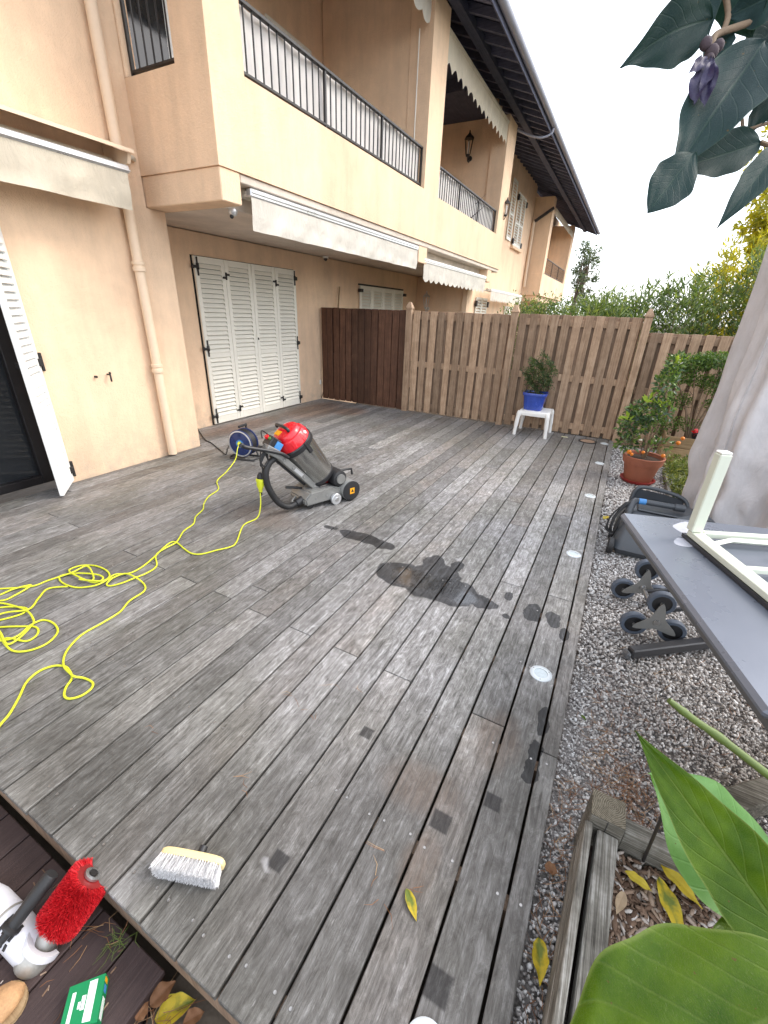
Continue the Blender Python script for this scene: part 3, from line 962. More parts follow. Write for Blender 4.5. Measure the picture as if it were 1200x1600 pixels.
dn = [(-0.8983,1.02,0.002),(-0.8206,1.008,0.002),(-0.9292,0.6595,0.002),(-0.8679,0.64,0.002),(-0.3241,0.7225,0.002),(-0.3086,0.6513,0.002),(-0.2072,0.6704,0.002),(-0.2573,0.5981,0.002),(-0.9899,1.066,0.002),(-0.8576,1.207,0.002),(-0.7341,1.235,0.002),(-1.363,0.6439,0.002)]
DN = np.array([d[:2] for d in dn])
DN = np.concatenate([DN, DN+rng.normal(0, 0.012, DN.shape)])
needles('deck_needles', 'few dry pine needles lying on the grey deck boards', DN, 0.06, 0.0006)

# ================================================================== BUILDING
XW, XR, XB = -4.42, -5.10, -3.40
bld = wthing('apartment_building', 'long peach stucco terrace building with iron railed balconies and dark eaves', 'building', (XW, 3.5, 0))
def bpart(name, mat, *boxes, bev=0.008, parent=None):
    m = MB()
    for b in boxes:
        m.box(*b, bev=bev)
    return m.build(name, mat, parent or bld)
bpart('wall', 'stucco', (-4.72, XW, 2.0, 3.5, -0.3, 2.42), bev=0)
bpart('wall', 'stucco', (-4.72, XW, -4.0, 3.298, 2.42, 6.6), bev=0)
bpart('wall', 'stucco', (-4.72, XW, -4.0, 2.0, 2.20, 2.42), bev=0)
bpart('wall', 'stucco', (-4.72, XW, -4.0, 0.2, -0.3, 2.20), bev=0)
bpart('return_wall', 'stucco', (-5.6, -4.724, 3.2, 3.497, -0.3, 2.42))
bpart('recess_wall', 'stucco', (-5.4, XR, 3.5, 11.25, -0.3, 2.415))
bpart('end_wall', 'stucco', (-5.4, -3.86, 11.254, 11.5, -0.3, 2.41))
bpart('end_post', 'stucco', (-3.856, -3.72, 11.2, 11.55, -0.3, 2.412))
bpart('soffit', 'soffit', (-5.4, -3.64, 3.553, 12.6, 2.424, 2.64))
bpart('balcony_parapet', 'stucco', (-3.62, XB, 3.30, 12.55, 2.67, 3.36), (-4.6, -3.62, 3.30, 3.50, 2.67, 3.36), bev=0)
bpart('slab_edge', 'soffit', (-3.64, XB-0.02, 3.56, 12.54, 2.60, 2.668))
bpart('balcony_beam', 'stucco', (-4.6, XB-0.012, 3.312, 3.55, 2.424, 2.669))
bpart('balcony_floor', 'soffit', (-5.4, -3.63, 3.51, 12.5, 2.65, 2.80))
bpart('pillar', 'stucco', (-3.775, XB, 3.30, 3.69, 3.36, 5.9), bev=0)
bpart('pillar', 'stucco', (-3.76, XB, 7.54, 8.12, 3.36, 5.62), bev=0)
bpart('pillar', 'stucco', (-3.76, XB, 11.86, 12.55, 3.36, 5.56), bev=0)
bpart('bracket', 'stucco', (-3.64, XB-0.03, 7.55, 7.9, 2.36, 2.667))
bpart('bracket', 'stucco', (-3.64, XB-0.03, 11.66, 11.98, 2.34, 2.667))
bpart('back_wall', 'stucco', (-5.6, -5.30, 3.2, 12.2, 2.80, 6.6))
bpart('balcony_end_wall', 'stucco', (-5.29, -3.765, 7.55, 8.0, 2.802, 6.3))
bpart('balcony_end_wall', 'stucco', (-5.29, -3.765, 11.9, 12.4, 2.802, 6.3))
bpart('balcony_ceiling', 'dark_wood', (-5.29, -3.80, 8.01, 11.88, 5.55, 5.6))
bpart('ceiling_beam', 'dark_wood', (-5.29, -3.78, 9.9, 10.05, 5.36, 5.548))
bpart('pier', 'stucco', (-4.72, -4.40, 3.30, 3.42, 3.362, 5.9))
bpart('wall', 'stucco', (-5.6, XW, 12.56, 20.3, -0.3, 6.2))
bpart('wall', 'stucco', (-5.7, XW-0.3, 20.3, 29.0, -0.3, 6.2))
# far balcony block
FB0, FB1, FX = 20.3, 27.2, -3.72
bpart('balcony_block', 'stucco', (XW-0.3, FX, FB0, FB1, 2.40, 3.20))
bpart('balcony_beam', 'stucco', (XW-0.28, FX-0.1, FB0+0.08, FB1-1.0, 2.18, 2.398))
bpart('pillar', 'stucco', (XW-0.3, FX+0.003, FB0-0.003, 20.75, 3.198, 5.75))
bpart('pillar', 'stucco', (XW-0.3, FX+0.003, 26.5, FB1+0.003, 3.198, 5.75))

# railings
def railing(name, y0, y1, x, z0, z1, n, posts=(), along='Y', r=0.008):
    p0 = (x, y0) if along == 'Y' else (y0, x)
    def pt(s_, z):
        return (x, s_, z) if along == 'Y' else (s_, x, z)
    m = MB()
    m.bar(pt(y0, z1), pt(y1, z1), 0.045, 0.022)
    m.bar(pt(y0, z0), pt(y1, z0), 0.035, 0.018)
    rl = m.build(name, 'iron', bld)
    me = MB().tube([(0, 0, z0), (0, 0, z1)], r, 6).mesh('baluster')
    me2 = MB().cbox((0, 0, (z0+z1)/2-0.03), (0.014, 0.014, (z1-z0)/2+0.03)).mesh('rail_post')
    for i in range(n+1):
        s_ = y0+(y1-y0)*i/n
        o = link('rail_post' if i in posts else 'baluster', me2 if i in posts else me, 'iron', rl)
        q = pt(s_, 0)
        o.location = (q[0], q[1], 0)
    return rl
railing('balcony_railing', 3.70, 7.52, -3.47, 3.415, 3.87, 36, (0, 12, 24, 36))
railing('balcony_railing', 8.14, 11.84, -3.47, 3.335+0.03, 3.81, 34, (0, 11, 22, 34))
railing('side_railing', -4.39, -3.79, 3.37, 3.415, 4.45, 6, (0,), along='X')
railing('balcony_railing', 20.8, 26.45, FX-0.06, 3.25, 3.78, 30, (0, 10, 20))
def sheet_y(x, y0, y1, z0, z1, amp, freq, ny=60, nz=6, th=0.006):
    return MB().grid(lambda u, v: (x+amp*math.sin(u*freq+v*2)+amp*0.6*math.sin(u*freq*2.3+1+v*5), y0+(y1-y0)*u, z0+(z1-z0)*v), ny, nz)
sheet_y(-3.515, 3.72, 7.51, 3.42, 3.875, 0.008, 40).build('railing_screen', 'screen', bld, 60)
sheet_y(-3.515, 8.16, 11.83, 3.36, 3.815, 0.008, 40).build('railing_screen', 'screen', bld, 60)

# roof
rf = MB()
def roof_z(x):
    return 5.60+(-2.74-x)*0.36
rf.prism([(-2.70, 0.0), (-9.5, (9.5-2.70)*0.36), (-9.5, (9.5-2.70)*0.36+0.06), (-2.70, 0.06)], (0, -5, 5.585), (1, 0, 0), (0, 0, 1), (0, 33.0, 0))
roof = rf.build('roof', 'dark_wood', bld)
tl = MB()
tl.prism([(-2.66, 0.0), (-9.5, (9.5-2.66)*0.36), (-9.5, (9.5-2.66)*0.36+0.05), (-2.66, 0.05)], (0, -5.1, 5.662), (1, 0, 0), (0, 0, 1), (0, 33.2, 0))
tl.build('roof_tiles', 'roof_tile', roof)
mr = MB().bar((-2.72, 0, roof_z(-2.72)-0.07), (-4.6, 0, roof_z(-4.6)-0.07), 0.075, 0.10).mesh('rafter')
y = 5.0
while y < 27.7:
    o = link('rafter', mr, 'rafter', roof)
    o.location = (0, y, 0)
    y += 0.42
mb_ = MB().box(-3.36, -3.22, -4.9, 27.6, 5.60, 5.71)
mb_.build('purlin', 'dark_wood', roof)
gt = MB()
prof = [(0.068*math.cos(a), 0.068*math.sin(a)) for a in [math.pi+math.pi*i/10 for i in range(11)]]+[(0.06*math.cos(a), 0.06*math.sin(a)) for a in [2*math.pi-math.pi*i/10 for i in range(11)]]
gt.prism(prof, (-2.655, -5.1, 5.60), (1, 0, 0), (0, 0, 1), (0, 33.2, 0))
gt.build('gutter', 'gutter', roof, 40)
MB().box(-2.735, -2.715, -5.05, 28.0, 5.47, 5.60).build('fascia', 'rafter', roof)
# gutter elbow down to the wall and far hopper pipe
MB().tube(smoothpath([(-2.66, 12.9, 5.53), (-2.70, 12.9, 5.43), (-2.9, 12.8, 5.36), (-3.2, 12.7, 5.42), (-3.4, 12.6, 5.5)]), 0.024, 8).build('gutter_elbow', 'gutter', bld, 60)
MB().bar((-3.66, 20.15, 5.35), (-4.30, 20.15, 4.95), 0.09, 0.09).build('hopper_pipe', 'dark_leg', bld)
MB().tube([(-4.34, 20.15, 4.95), (-4.34, 20.15, 2.7)], 0.06, 10).build('downpipe', 'pipe', bld, 60)
# downpipe on the near wall
dp = MB().tube([(-4.355, 3.06, 0.02), (-4.355, 3.06, 6.5)], 0.046, 16).build('downpipe', 'pipe', bld, 60)
for z in (0.92, 1.86):
    MB().lathe([(0.047, 0), (0.058, 0.004), (0.058, 0.035), (0.050, 0.042), (0.050, 0.055), (0.057, 0.06), (0.057, 0.085), (0.047, 0.09)], (-4.355, 3.06, z), (0, 0, 1), 18).build('pipe_collar', 'pipe', dp, 40)

# louvred shutters
slat_cache = {}
def shutter_leaf(name, c, rz, wd, z0, z1, nsl, mid=True, mat='shutter', parent=bld, slat_parent=True, th=0.032):
    """leaf in its own frame: local x across, z up; origin at the lower middle"""
    st, rl = 0.062 if wd > 0.3 else 0.05, 0.075
    H = z1-z0
    m = MB()
    m.box(-wd/2, -wd/2+st, -th/2, th/2, 0, H, 0.003)
    m.box(wd/2-st, wd/2, -th/2, th/2, 0, H, 0.003)
    m.box(-wd/2+st, wd/2-st, -th/2+0.001, th/2-0.001, 0, rl*1.3, 0.003)
    m.box(-wd/2+st, wd/2-st, -th/2+0.001, th/2-0.001, H-rl, H, 0.003)
    zones = [(rl*1.3, H-rl)]
    if mid:
        zm = H*0.44
        m.box(-wd/2+st, wd/2-st, -th/2+0.001, th/2-0.001, zm-0.03, zm+0.03, 0.003)
        zones = [(rl*1.3, zm-0.03), (zm+0.03, H-rl)]
    o = m.build(name, mat, parent)
    o.location = c
    o.rotation_euler = (0, 0, rz)
    key = (round(wd, 3), nsl)
    if key not in slat_cache:
        pit = (H-2.3*rl)/nsl
        slat_cache[key] = (MB().cbox((0, 0, 0), ((wd-2*st)/2, 0.031, 0.0055), 0.002, Matrix.Rotation(R_(-55), 3, 'X')).mesh('slat'), pit)
    sm, pit = slat_cache[key]
    for za, zb in zones:
        n = max(1, int(round((zb-za)/pit)))
        for i in range(n):
            s_ = link('slat', sm, mat, o)
            s_.location = (0, 0, za+(i+0.5)*(zb-za)/n)
    return o
# big four leaf shutter door in the recess
MB().box(XR, XR+0.004, 4.306, 6.325, 0.0, 2.155).build('door_reveal', 'frame_dark', bld)
LY = [4.315+0.5*i for i in range(5)]
for i in range(4):
    lf = shutter_leaf('shutter_leaf', (XR+0.035, (LY[i]+LY[i+1])/2, 0.015), R_(-90), 0.494, 0.0, 2.13, 34)
def strap(o_pt, side):
    # black strap hinge: plate, pintle and spear ends
    x = XR+0.056
    y, z = o_pt
    m = MB()
    m.box(x, x+0.008, y-0.012, y+0.012, z-0.09, z+0.09, 0.002)
    m.sphere((x+0.004, y, z+0.095), 0.012, 8, 6)
    m.sphere((x+0.004, y, z-0.095), 0.012, 8, 6)
    m.box(x-0.002, x+0.016, y-0.02, y+0.02, z-0.035, z+0.035, 0.004)
    ye = y+side*0.065
    m.box(x-0.03, x+0.010, min(y, ye), max(y, ye), z-0.02, z+0.012, 0.003)
    m.lathe([(0.016, 0), (0.016, 0.05)], (x-0.012, ye, z-0.028), (0, 0, 1), 8)
    return m.build('hinge', 'iron', bld, 50)
for z in (0.13, 1.05, 2.03):
    strap((4.355, z), -1)
    strap((6.275, z), 1)
for y, z, s_ in ((4.815, 1.95, 1), (5.815, 1.93, -1), (4.815, 0.17, 1), (5.815, 0.17, -1)):
    x = XR+0.056
    m = MB()
    m.box(x, x+0.01, y-0.045, y, z-0.02*s_-0.013, z-0.02*s_+0.013, 0.003)
    m.box(x, x+0.01, y, y+0.045, z+0.02*s_-0.013, z+0.02*s_+0.013, 0.003)
    m.box(x, x+0.014, y-0.011, y+0.011, z-0.045, z+0.045, 0.003)
    for dy, dz in ((-0.05, -0.02*s_), (0.05, 0.02*s_)):
        m.sphere((x+0.005, y+dy, z+dz), 0.013, 8, 6)
    m.build('hinge', 'iron', bld, 50)
MB().box(XR+0.052, XR+0.066, 5.33, 5.345, 1.13, 1.16).build('lock', 'iron', bld)
# open shutter by the left door, with hinges
sh = shutter_leaf('shutter_leaf', ((-4.415-4.105)/2, (1.995+1.742)/2, 0.02), math.atan2(1.742-1.995, -4.105+4.415), 0.41, 0, 2.12, 36, True, 'white_paint')
for z in (0.13, 1.10):
    m = MB()
    m.box(-4.44, -4.40, 2.015, 2.035, z-0.075, z+0.075, 0.003)
    m.box(-4.42, -4.37, 1.985, 2.02, z-0.03, z+0.03, 0.003)
    m.build('hinge', 'iron', bld)
m = MB().box(-4.20, -4.13, 1.735, 1.752, 1.09, 1.13, 0.003).build('latch', 'iron', bld)
# dark sliding door behind it
MB().box(-4.68, -4.66, 0.22, 1.98, 0.03, 2.18).build('door_glass', 'glass_dark', bld)
MB().grid(lambda u, v: (-4.69+0.02*math.sin(u*60), 0.25+1.6*u, 0.05+2.1*v), 80, 2).build('curtain', 'curtain', bld, 60)
bpart('door_frame', 'frame_dark', (-4.70, -4.60, 1.84, 1.992, 0.0, 2.19), (-4.70, -4.60, 0.21, 1.84, 0.0, 0.075), (-4.65, -4.60, 1.1, 1.16, 0.076, 2.19), bev=0.004)
# ground floor window shutters seen above the gate
for i in range(4):
    shutter_leaf('shutter_leaf', (XR+0.035, 8.62+0.5*i, 0.95), R_(-90), 0.49, 0, 1.10, 16, False)
for y in (8.36, 10.39):
    MB().box(XR+0.03, XR+0.10, y-0.05, y+0.05, 1.93, 1.99, 0.004).build('hinge', 'iron', bld)
bpart('window_lintel', 'frame_dark', (XR+0.002, XR+0.03, 8.35, 10.40, 2.056, 2.085), bev=0.003)
# far windows with louvred shutters
for yc, z0, z1, n in ((16.85, 3.90, 5.55, 18), (17.75, 3.84, 5.36, 18), (18.35, 3.84, 5.36, 18), (14.35, 1.1, 2.08, 10), (14.95, 1.1, 2.08, 10), (17.95, 1.1, 1.92, 8), (18.6, 1.1, 1.92, 8)):
    shutter_leaf('shutter_leaf', (XW+0.035, yc, z0), R_(-90), 0.58, 0, z1-z0, n, n > 15)
for yc, z in ((17.42, 5.2), (18.68, 5.2), (17.42, 3.95), (18.68, 3.95), (15.26, 1.9), (14.04, 1.9)):
    MB().box(XW+0.03, XW+0.09, yc-0.05, yc+0.05, z-0.08, z+0.08, 0.004).build('hinge', 'iron', bld)
bpart('window_sill', 'stucco', (XW, XW+0.10, 17.35, 18.8, 3.74, 3.81))
# balcony door of the near flat, cream frame
bpart('balcony_door', 'shutter', (-5.30, -5.25, 6.2, 7.2, 2.81, 5.12), bev=0.006)
bpart('door_panel', 'awning', (-5.252, -5.235, 6.3, 7.1, 2.9, 5.02), bev=0.006)
bpart('side_window_frame', 'white_paint', (-5.296, -5.25, 3.75, 4.6, 2.81, 4.9), bev=0.006)
bpart('side_window_glass', 'glass_dark', (-5.248, -5.24, 3.83, 4.52, 3.1, 4.8), bev=0)
# wall fittings
m = MB()
m.tube([(XW, 2.56, 0.945), (XW+0.05, 2.56, 0.945)], 0.008, 8)
m.box(XW+0.04, XW+0.055, 2.553, 2.567, 0.88, 0.955, 0.003)
m.sphere((XW+0.048, 2.56, 0.96), 0.012, 8, 6)
m.build('shutter_stay', 'iron', bld, 50)
MB().tube([(XW, 2.44, 0.935), (XW+0.03, 2.44, 0.935)], 0.011, 8).build('wall_plug', 'iron', bld)
MB().box(XR, XR+0.012, 6.95, 7.0, 0.27, 0.35, 0.003).build('socket_plate', 'shutter', bld)
m = MB()
m.tube([(XR, 7.19, 0.62), (XR+0.07, 7.19, 0.62), (XR+0.09, 7.19, 0.59)], 0.014, 8)
m.lathe([(0.03, 0), (0.03, 0.02)], (XR+0.04, 7.19, 0.63), (0, 0, 1), 8)
m.build('wall_tap', 'iron', bld, 50)
for dy in (0, 0.05):
    MB().tube(smoothpath([(XR+0.03, 7.16-dy*0.4, 0.6), (XR+0.035, 7.14-dy, 0.35), (XR+0.03, 7.15-dy*2.6, 0.1), (XR+0.03, 7.12-dy*3.2, 0.01)]), 0.006, 6).build('wall_cable', 'rubber', bld)

# ------------------------------------------------------------------ awnings
def valance(m, x, y0, y1, z0, z1, scallop=0.0, n=0, ny=120, wave=0.006, lean=0.0, seed=0, point=False):
    ph = seed*1.7
    def fn(u, v):
        yy = y0+(y1-y0)*u
        zb = z0
        if scallop > 0:
            zb = z0+scallop*((1-abs(math.sin(math.pi*u*n))) if not point else abs(math.sin(math.pi*u*n)))
        zz = z1+(zb-z1)*v
        xx = x+wave*v*(math.sin(u*31+ph+v*3)+0.7*math.sin(u*77+v*6+ph)+0.5*math.sin(u*13-v*9))+lean*v
        return (xx, yy, zz)
    m.grid(fn, ny, 8)
    return m
def awning(label, x, y0, y1, zt, zb, mat, scallop=0, n=0, bar=True, name='awning', group='retractable awnings on the facade', seed=0, wave=0.006, arm=True, point=False):
    t = wthing(name, label, 'awning', (x-0.1, (y0+y1)/2, zt), group)
    if bar:
        m = MB()
        m.box(x-0.055, x+0.012, y0-0.01, y1+0.01, zt-0.02, zt+0.05, 0.01)
        m.box(x+0.0125, x+0.022, y0, y1, zt+0.01, zt+0.025, 0.003)
        m.build('front_bar', 'alu' if bar is True else bar, t)
        MB().tube([(x-0.13, y0, zt+0.02), (x-0.13, y1, zt+0.02)], 0.045, 12).build('cloth_roll', mat, t, 60)
    valance(MB(), x, y0, y1, zb, zt-0.015, scallop, n, max(120, n*10), wave, 0.0, seed, point).build('valance', mat, t, 60)
    if arm:
        for yy in (y0+0.03, y1-0.03):
            MB().box(x-0.22, x-0.056, yy-0.02, yy+0.02, zt-0.01, zt+0.03, 0.004).build('end_cap', 'white_plastic', t)
    return t
awning('plain cream awning valance rolled up under the near balcony', -3.44, 3.70, 7.52, 2.545, 2.255, 'awning_white', seed=1, wave=0.010)
awning('white scalloped awning under the second balcony beyond the fence', -3.44, 7.82, 11.6, 2.40, 2.09, 'awning_white', 0.05, 15, 'white_plastic', seed=2)
awning('small white scalloped awning furthest along the ground floor', -4.0, 14.2, 18.5, 2.26, 1.98, 'awning_white', 0.05, 17, 'white_plastic', seed=3)
awning('cream pointed valance under the eaves above the second balcony', -3.42, 8.14, 11.84, 5.40, 5.0, 'awning', 0.09, 14, 'awning', seed=4, point=True)
awning('pale scalloped valance corner above the near balcony at the top edge', -3.44, 4.2, 7.5, 5.55, 5.18, 'awning_white', 0.06, 11, 'awning', seed=5)
awning('cream rolled awning above the farthest balcony', FX+0.02, 20.8, 26.5, 5.42, 5.22, 'awning', 0, 0, 'awning', seed=6)
# awning over the left door, inside a small peach hood
t = wthing('awning', 'cream plain awning in a peach hood over the left door', 'awning', (XW, 1.5, 2.6), 'retractable awnings on the facade')
m = MB()
m.prism([(0, 0), (0.36, -0.10), (0.36, -0.075), (0, 0.03)], (XW+0.006, -3.0, 2.83), (1, 0, 0), (0, 0, 1), (0, 6.0, 0))
m.build('hood', 'pipe', t)
MB().prism([(0.0, -0.005), (0.33, -0.10), (0.30, -0.17), (0.02, -0.24)], (XW+0.006, 2.96, 2.83), (1, 0, 0), (0, 0, 1), (0, 0.03, 0)).build('end_plate', 'pipe', t)
MB().tube([(XW+0.12, -3, 2.66), (XW+0.12, 2.93, 2.66)], 0.05, 12).build('cloth_roll', 'awning', t, 60)
m = MB()
m.box(XW+0.26, XW+0.33, -3, 2.955, 2.585, 2.64, 0.008)
m.box(XW+0.3305, XW+0.345, -3, 2.95, 2.595, 2.61, 0.003)
m.build('front_bar', 'alu', t)
MB().box(XW+0.012, XW+0.30, 2.90, 2.93, 2.56, 2.583, 0.004).build('arm', 'awning', t)
valance(MB(), XW+0.325, -3.0, 2.93, 2.32, 2.584, 0, 0, 200, 0.010, 0, 2).build('valance', 'awning', t, 60)
MB().tube([(XW+0.05, 2.99, 2.78), (XW+0.05, 3.2, 2.78), (XW+0.02, 3.24, 2.78)], 0.02, 8).build('crank_end', 'awning', t)
# cable hanging beside the first pillar
MB().tube([(-3.60, 7.50, 3.85), (-3.60, 7.50, 5.2)], 0.009, 6).build('pull_rod', 'shutter', bld)

# ------------------------------------------------------------------ lanterns
def lantern(label, c, s_=1.0, mat='iron', hang=True, wall=None):
    t = thing('wall_lantern', label, 'lantern', c, 0, 'wall lanterns on the facade')
    m = MB()
    n = 6
    MB().lathe([(0.035*s_, -0.21*s_), (0.05*s_, -0.19*s_), (0.05*s_, -0.165*s_)], n=n).build('base', mat, t)
    m.lathe([(0.115*s_, 0.115*s_), (0.10*s_, 0.145*s_), (0.045*s_, 0.19*s_), (0.02*s_, 0.22*s_), (0.012*s_, 0.27*s_)], n=n)
    m.build('cap', mat, t)
    b = MB()
    for i in range(n):
        a = 2*math.pi*i/n
        d = Vector((math.cos(a), math.sin(a), 0))
        b.bar(d*0.052*s_+Vector((0, 0, -0.165*s_)), d*0.098*s_+Vector((0, 0, 0.115*s_)), 0.011*s_, 0.011*s_)
    b.build('cage', mat, t)
    MB().lathe([(0.012*s_, -0.16*s_), (0.022*s_, -0.1*s_), (0.022*s_, 0.05*s_), (0.01*s_, 0.08*s_)], n=8).build('bulb', 'white_plastic', t, 50)
    m = MB()
    m.tube(smoothpath([(0, 0, -0.21*s_), (0.0, 0.02*s_, -0.27*s_), (0, 0.10*s_, -0.28*s_), (0, 0.17*s_, -0.22*s_)]), 0.014*s_, 8)
    m.lathe([(0.05*s_, 0), (0.05*s_, 0.02*s_)], (0, 0.16*s_, -0.2*s_), (0, 1, 0), 10)
    m.build('wall_arm', mat, t, 50)
    return t
lantern('black iron lantern on the second balcony end wall', (-4.24, 11.715, 5.07), 1.0)
lantern('pale wall lantern on the recessed wall beyond the fence', (-4.75, 11.08, 1.86), 0.85, 'alu')
lantern('small black lantern at the left end of the second balcony', (-3.62, 8.20, 4.05), 0.9).rotation_euler = (0, 0, R_(180))
lantern('small black lantern on the second pillar', (-3.36, 12.35, 3.95), 0.8).rotation_euler = (0, 0, R_(90))

# red leaved plant on the second balcony
t = wthing('balcony_plant', 'spiky red leaved plant standing on the second balcony', 'plant', (-4.0, 10.3, 3.0))
MB().lathe([(0.16, 0), (0.2, 0.35), (0.22, 0.36)], (-4.0, 10.3, 2.80), n=14).build('pot', 'terracotta', t, 50)
P = np.tile(np.array([[-4.0, 10.3, 3.15]]), (90, 1)); D = rng.normal((0, 0, 0.9), (0.5, 0.7, 0.35), size=(90, 3))
V, F = leaf_cloud(P, D, rng.uniform(0.6, 1.05, 90), 0.03)
np_mesh('leaves', V, F, 'dry_flower', t)

# security camera under the soffit
t = wthing('security_camera', 'small white dome camera under the recess ceiling', 'camera', (-5.0, 7.1, 2.42))
MB().lathe([(0.05, 0), (0.05, -0.03)], (-5.0, 7.1, 2.424), n=14).build('base', 'white_plastic', t, 50)
MB().sphere((-5.0, 7.1, 2.385), 0.035, 12, 8).build('dome', 'black_plastic', t, 50)
t = wthing('motion_sensor', 'small grey sensor fixed under the balcony corner beam', 'sensor', (-3.62, 3.63, 2.42))
MB().lathe([(0.04, 0), (0.045, -0.02), (0.03, -0.05)], (-3.62, 3.63, 2.424), n=14).build('housing', 'alu', t, 50)
MB().sphere((-3.62, 3.61, 2.365), 0.02, 10, 6).build('lens', 'black_plastic', t, 50)

# ================================================================== FENCE
FZ = 1.62
def fence_panel(name, label, x0, x1, top, nb, mf, mb2, y=7.0, zb=0.012, rails=(0.12, 0.80, 1.535), cat='fence', group='fence panels at the end of the deck', wf=0.106, jit=0.004):
    t = wthing(name, label, cat, ((x0+x1)/2, y, 0), group)
    pitch = (x1-x0)/nb
    rr = random.Random(nb*7+int(x0*100))
    for i in range(nb):
        xc = x0+(i+0.5)*pitch
        o = link('board', MB().cbox((0, 0, 0), (wf/2*rr.uniform(0.94, 1.05), 0.0095, (top-zb)/2+rr.uniform(-0.004, 0.004)), 0.003).mesh('board'), mf, t)
        o.location = (xc+rr.uniform(-jit, jit), y, (top+zb)/2)
        o.rotation_euler = (0, rr.uniform(-0.007, 0.007), 0)
    for i in range(nb+1):
        xc = x0+i*pitch
        wd = wf*0.96
        xa, xb = max(x0, xc-wd/2), min(x1, xc+wd/2)
        if xb-xa < 0.02:
            continue
        o = link('back_board', MB().cbox((0, 0, 0), ((xb-xa)/2, 0.0095, (top-zb)/2-0.004), 0.003).mesh('back_board'), mb2, t)
        o.location = ((xa+xb)/2, y+0.056, (top+zb)/2+rr.uniform(-0.004, 0.004))
    for z in rails:
        z = z*top/FZ if top < FZ-0.05 else z
        MB().box(x0, x1, y+0.0105, y+0.0455, z-0.045, z+0.045, 0.003).build('rail', mf, t)
    return t
gate = fence_panel('garden_gate', 'dark oiled wooden gate between the wall and the first post', -5.06, -3.325, FZ, 13, 'gate', 'gate', cat='gate', group=None, wf=0.118)
for z in (0.45, 1.2):
    MB().box(-3.335, -3.30, 6.985, 7.0, z-0.04, z+0.04, 0.003).build('hinge', 'iron', gate)
fence_panel('wooden_fence', 'brown weathered board fence panel next to the dark gate', -3.215, -1.62, FZ, 11, 'fence', 'fence_back')
fence_panel('wooden_fence', 'brown weathered board fence panel behind the blue pot and white stool', -1.51, 0.10, FZ+0.015, 11, 'fence', 'fence_back')
fence_panel('wooden_fence', 'lower board fence panel behind the shrubs at the right', 0.205, 2.95, 1.465, 18, 'fence', 'fence_back', zb=-0.06)
def fence_post(label, x, y, lean=0.0):
    t = thing('fence_post', label, 'post', (x, y, 0), 0, 'fence posts with capped tops')
    MB().box(-0.047, 0.047, -0.045, 0.045, -0.08, 1.645, 0.005).build('post', 'fence', t)
    m = MB()
    m.box(-0.056, 0.056, -0.056, 0.056, 1.646, 1.672, 0.004)
    m.add([(-0.05, -0.05, 1.673), (0.05, -0.05, 1.673), (0.05, 0.05, 1.673), (-0.05, 0.05, 1.673), (-0.018, -0.018, 1.745), (0.018, -0.018, 1.745), (0.018, 0.018, 1.745), (-0.018, 0.018, 1.745)],
          [(3, 2, 1, 0), (4, 5, 6, 7), (0, 1, 5, 4), (1, 2, 6, 5), (2, 3, 7, 6), (3, 0, 4, 7)])
    m.build('cap', 'fence', t)
    t.rotation_euler = (0, lean, 0)
    return t
fence_post('fence post with pointed cap beside the dark gate', -3.27, 6.985)
fence_post('fence post with pointed cap left of the blue pot', -1.565, 6.985)
fence_post('fence post with pointed cap right of the blue pot, near the terracotta pot', 0.152, 6.985)
# broom stick behind the gate
tag(MB().tube([(-4.90, 7.25, 1.15), (-5.06, 7.62, 1.98)], 0.014, 8).build('broom_handle', 'crate_wood'), 'thin wooden stick leaning on the wall behind the gate', 'stick')

# ================================================================== DECK FITTINGS
def deck_light(label, x, y, r=0.053):
    t = thing('deck_light', label, 'deck light', (x, y, 0), 0, 'round lights set into the deck')
    MB().lathe([(r, -0.02), (r, 0.003), (r-0.004, 0.0055), (r*0.62, 0.0055), (r*0.60, 0.002), (r*0.58, -0.02)], n=32, cap0=False, cap1=False).build('ring', 'light_ring', t, 40)
    m = MB()
    prof = [(r*0.60, 0.0015)]+[(r*0.6*q, 0.0015+0.002*(1-q*q)) for q in (0.8, 0.55, 0.3, 0.02)]
    m.lathe(prof, n=24).build('lens', 'light_lens', t, 40)
    for a in (0.6, 2.7, 4.8):
        MB().lathe([(0.003, 0), (0.003, 0.0012)], (r*0.8*math.cos(a), r*0.8*math.sin(a), 0.0057), n=8).build('screw', 'screw', t)
    return t
deck_light('round pale deck light below the two small wet spots', -0.009, 1.78)
deck_light('second round deck light up the right side of the deck', -0.003, 3.131)
deck_light('third round deck light, level with the black carpet cleaner', 0.008, 4.46)
deck_light('fourth round deck light, level with the terracotta pot', 0.02, 5.683)
deck_light('farthest small deck light near the right fence post', 0.02, 6.72)
deck_light('deck light half cut off at the bottom edge of the photo', -0.042, 0.405)
tag(MB().box(-0.565, -0.48, 6.745, 6.775, 0.0, 0.008, 0.002).build('light_strip', 'led'), 'small pale rectangular light strip on the deck near the stool', 'deck light')
t = thing('drain_cover', 'round dark ring cover lying in the deck by the fence', 'cover', (-0.20, 6.71, 0))
MB().lathe([(0.125, 0), (0.125, 0.006), (0.10, 0.008), (0.10, 0.003)], n=32, cap1=False).build('ring', 'rubber', t, 40)
MB().lathe([(0.099, 0.0005), (0.099, 0.004), (0.0, 0.005)], n=32, cap1=False).build('plate', 'fence_back', t, 40)

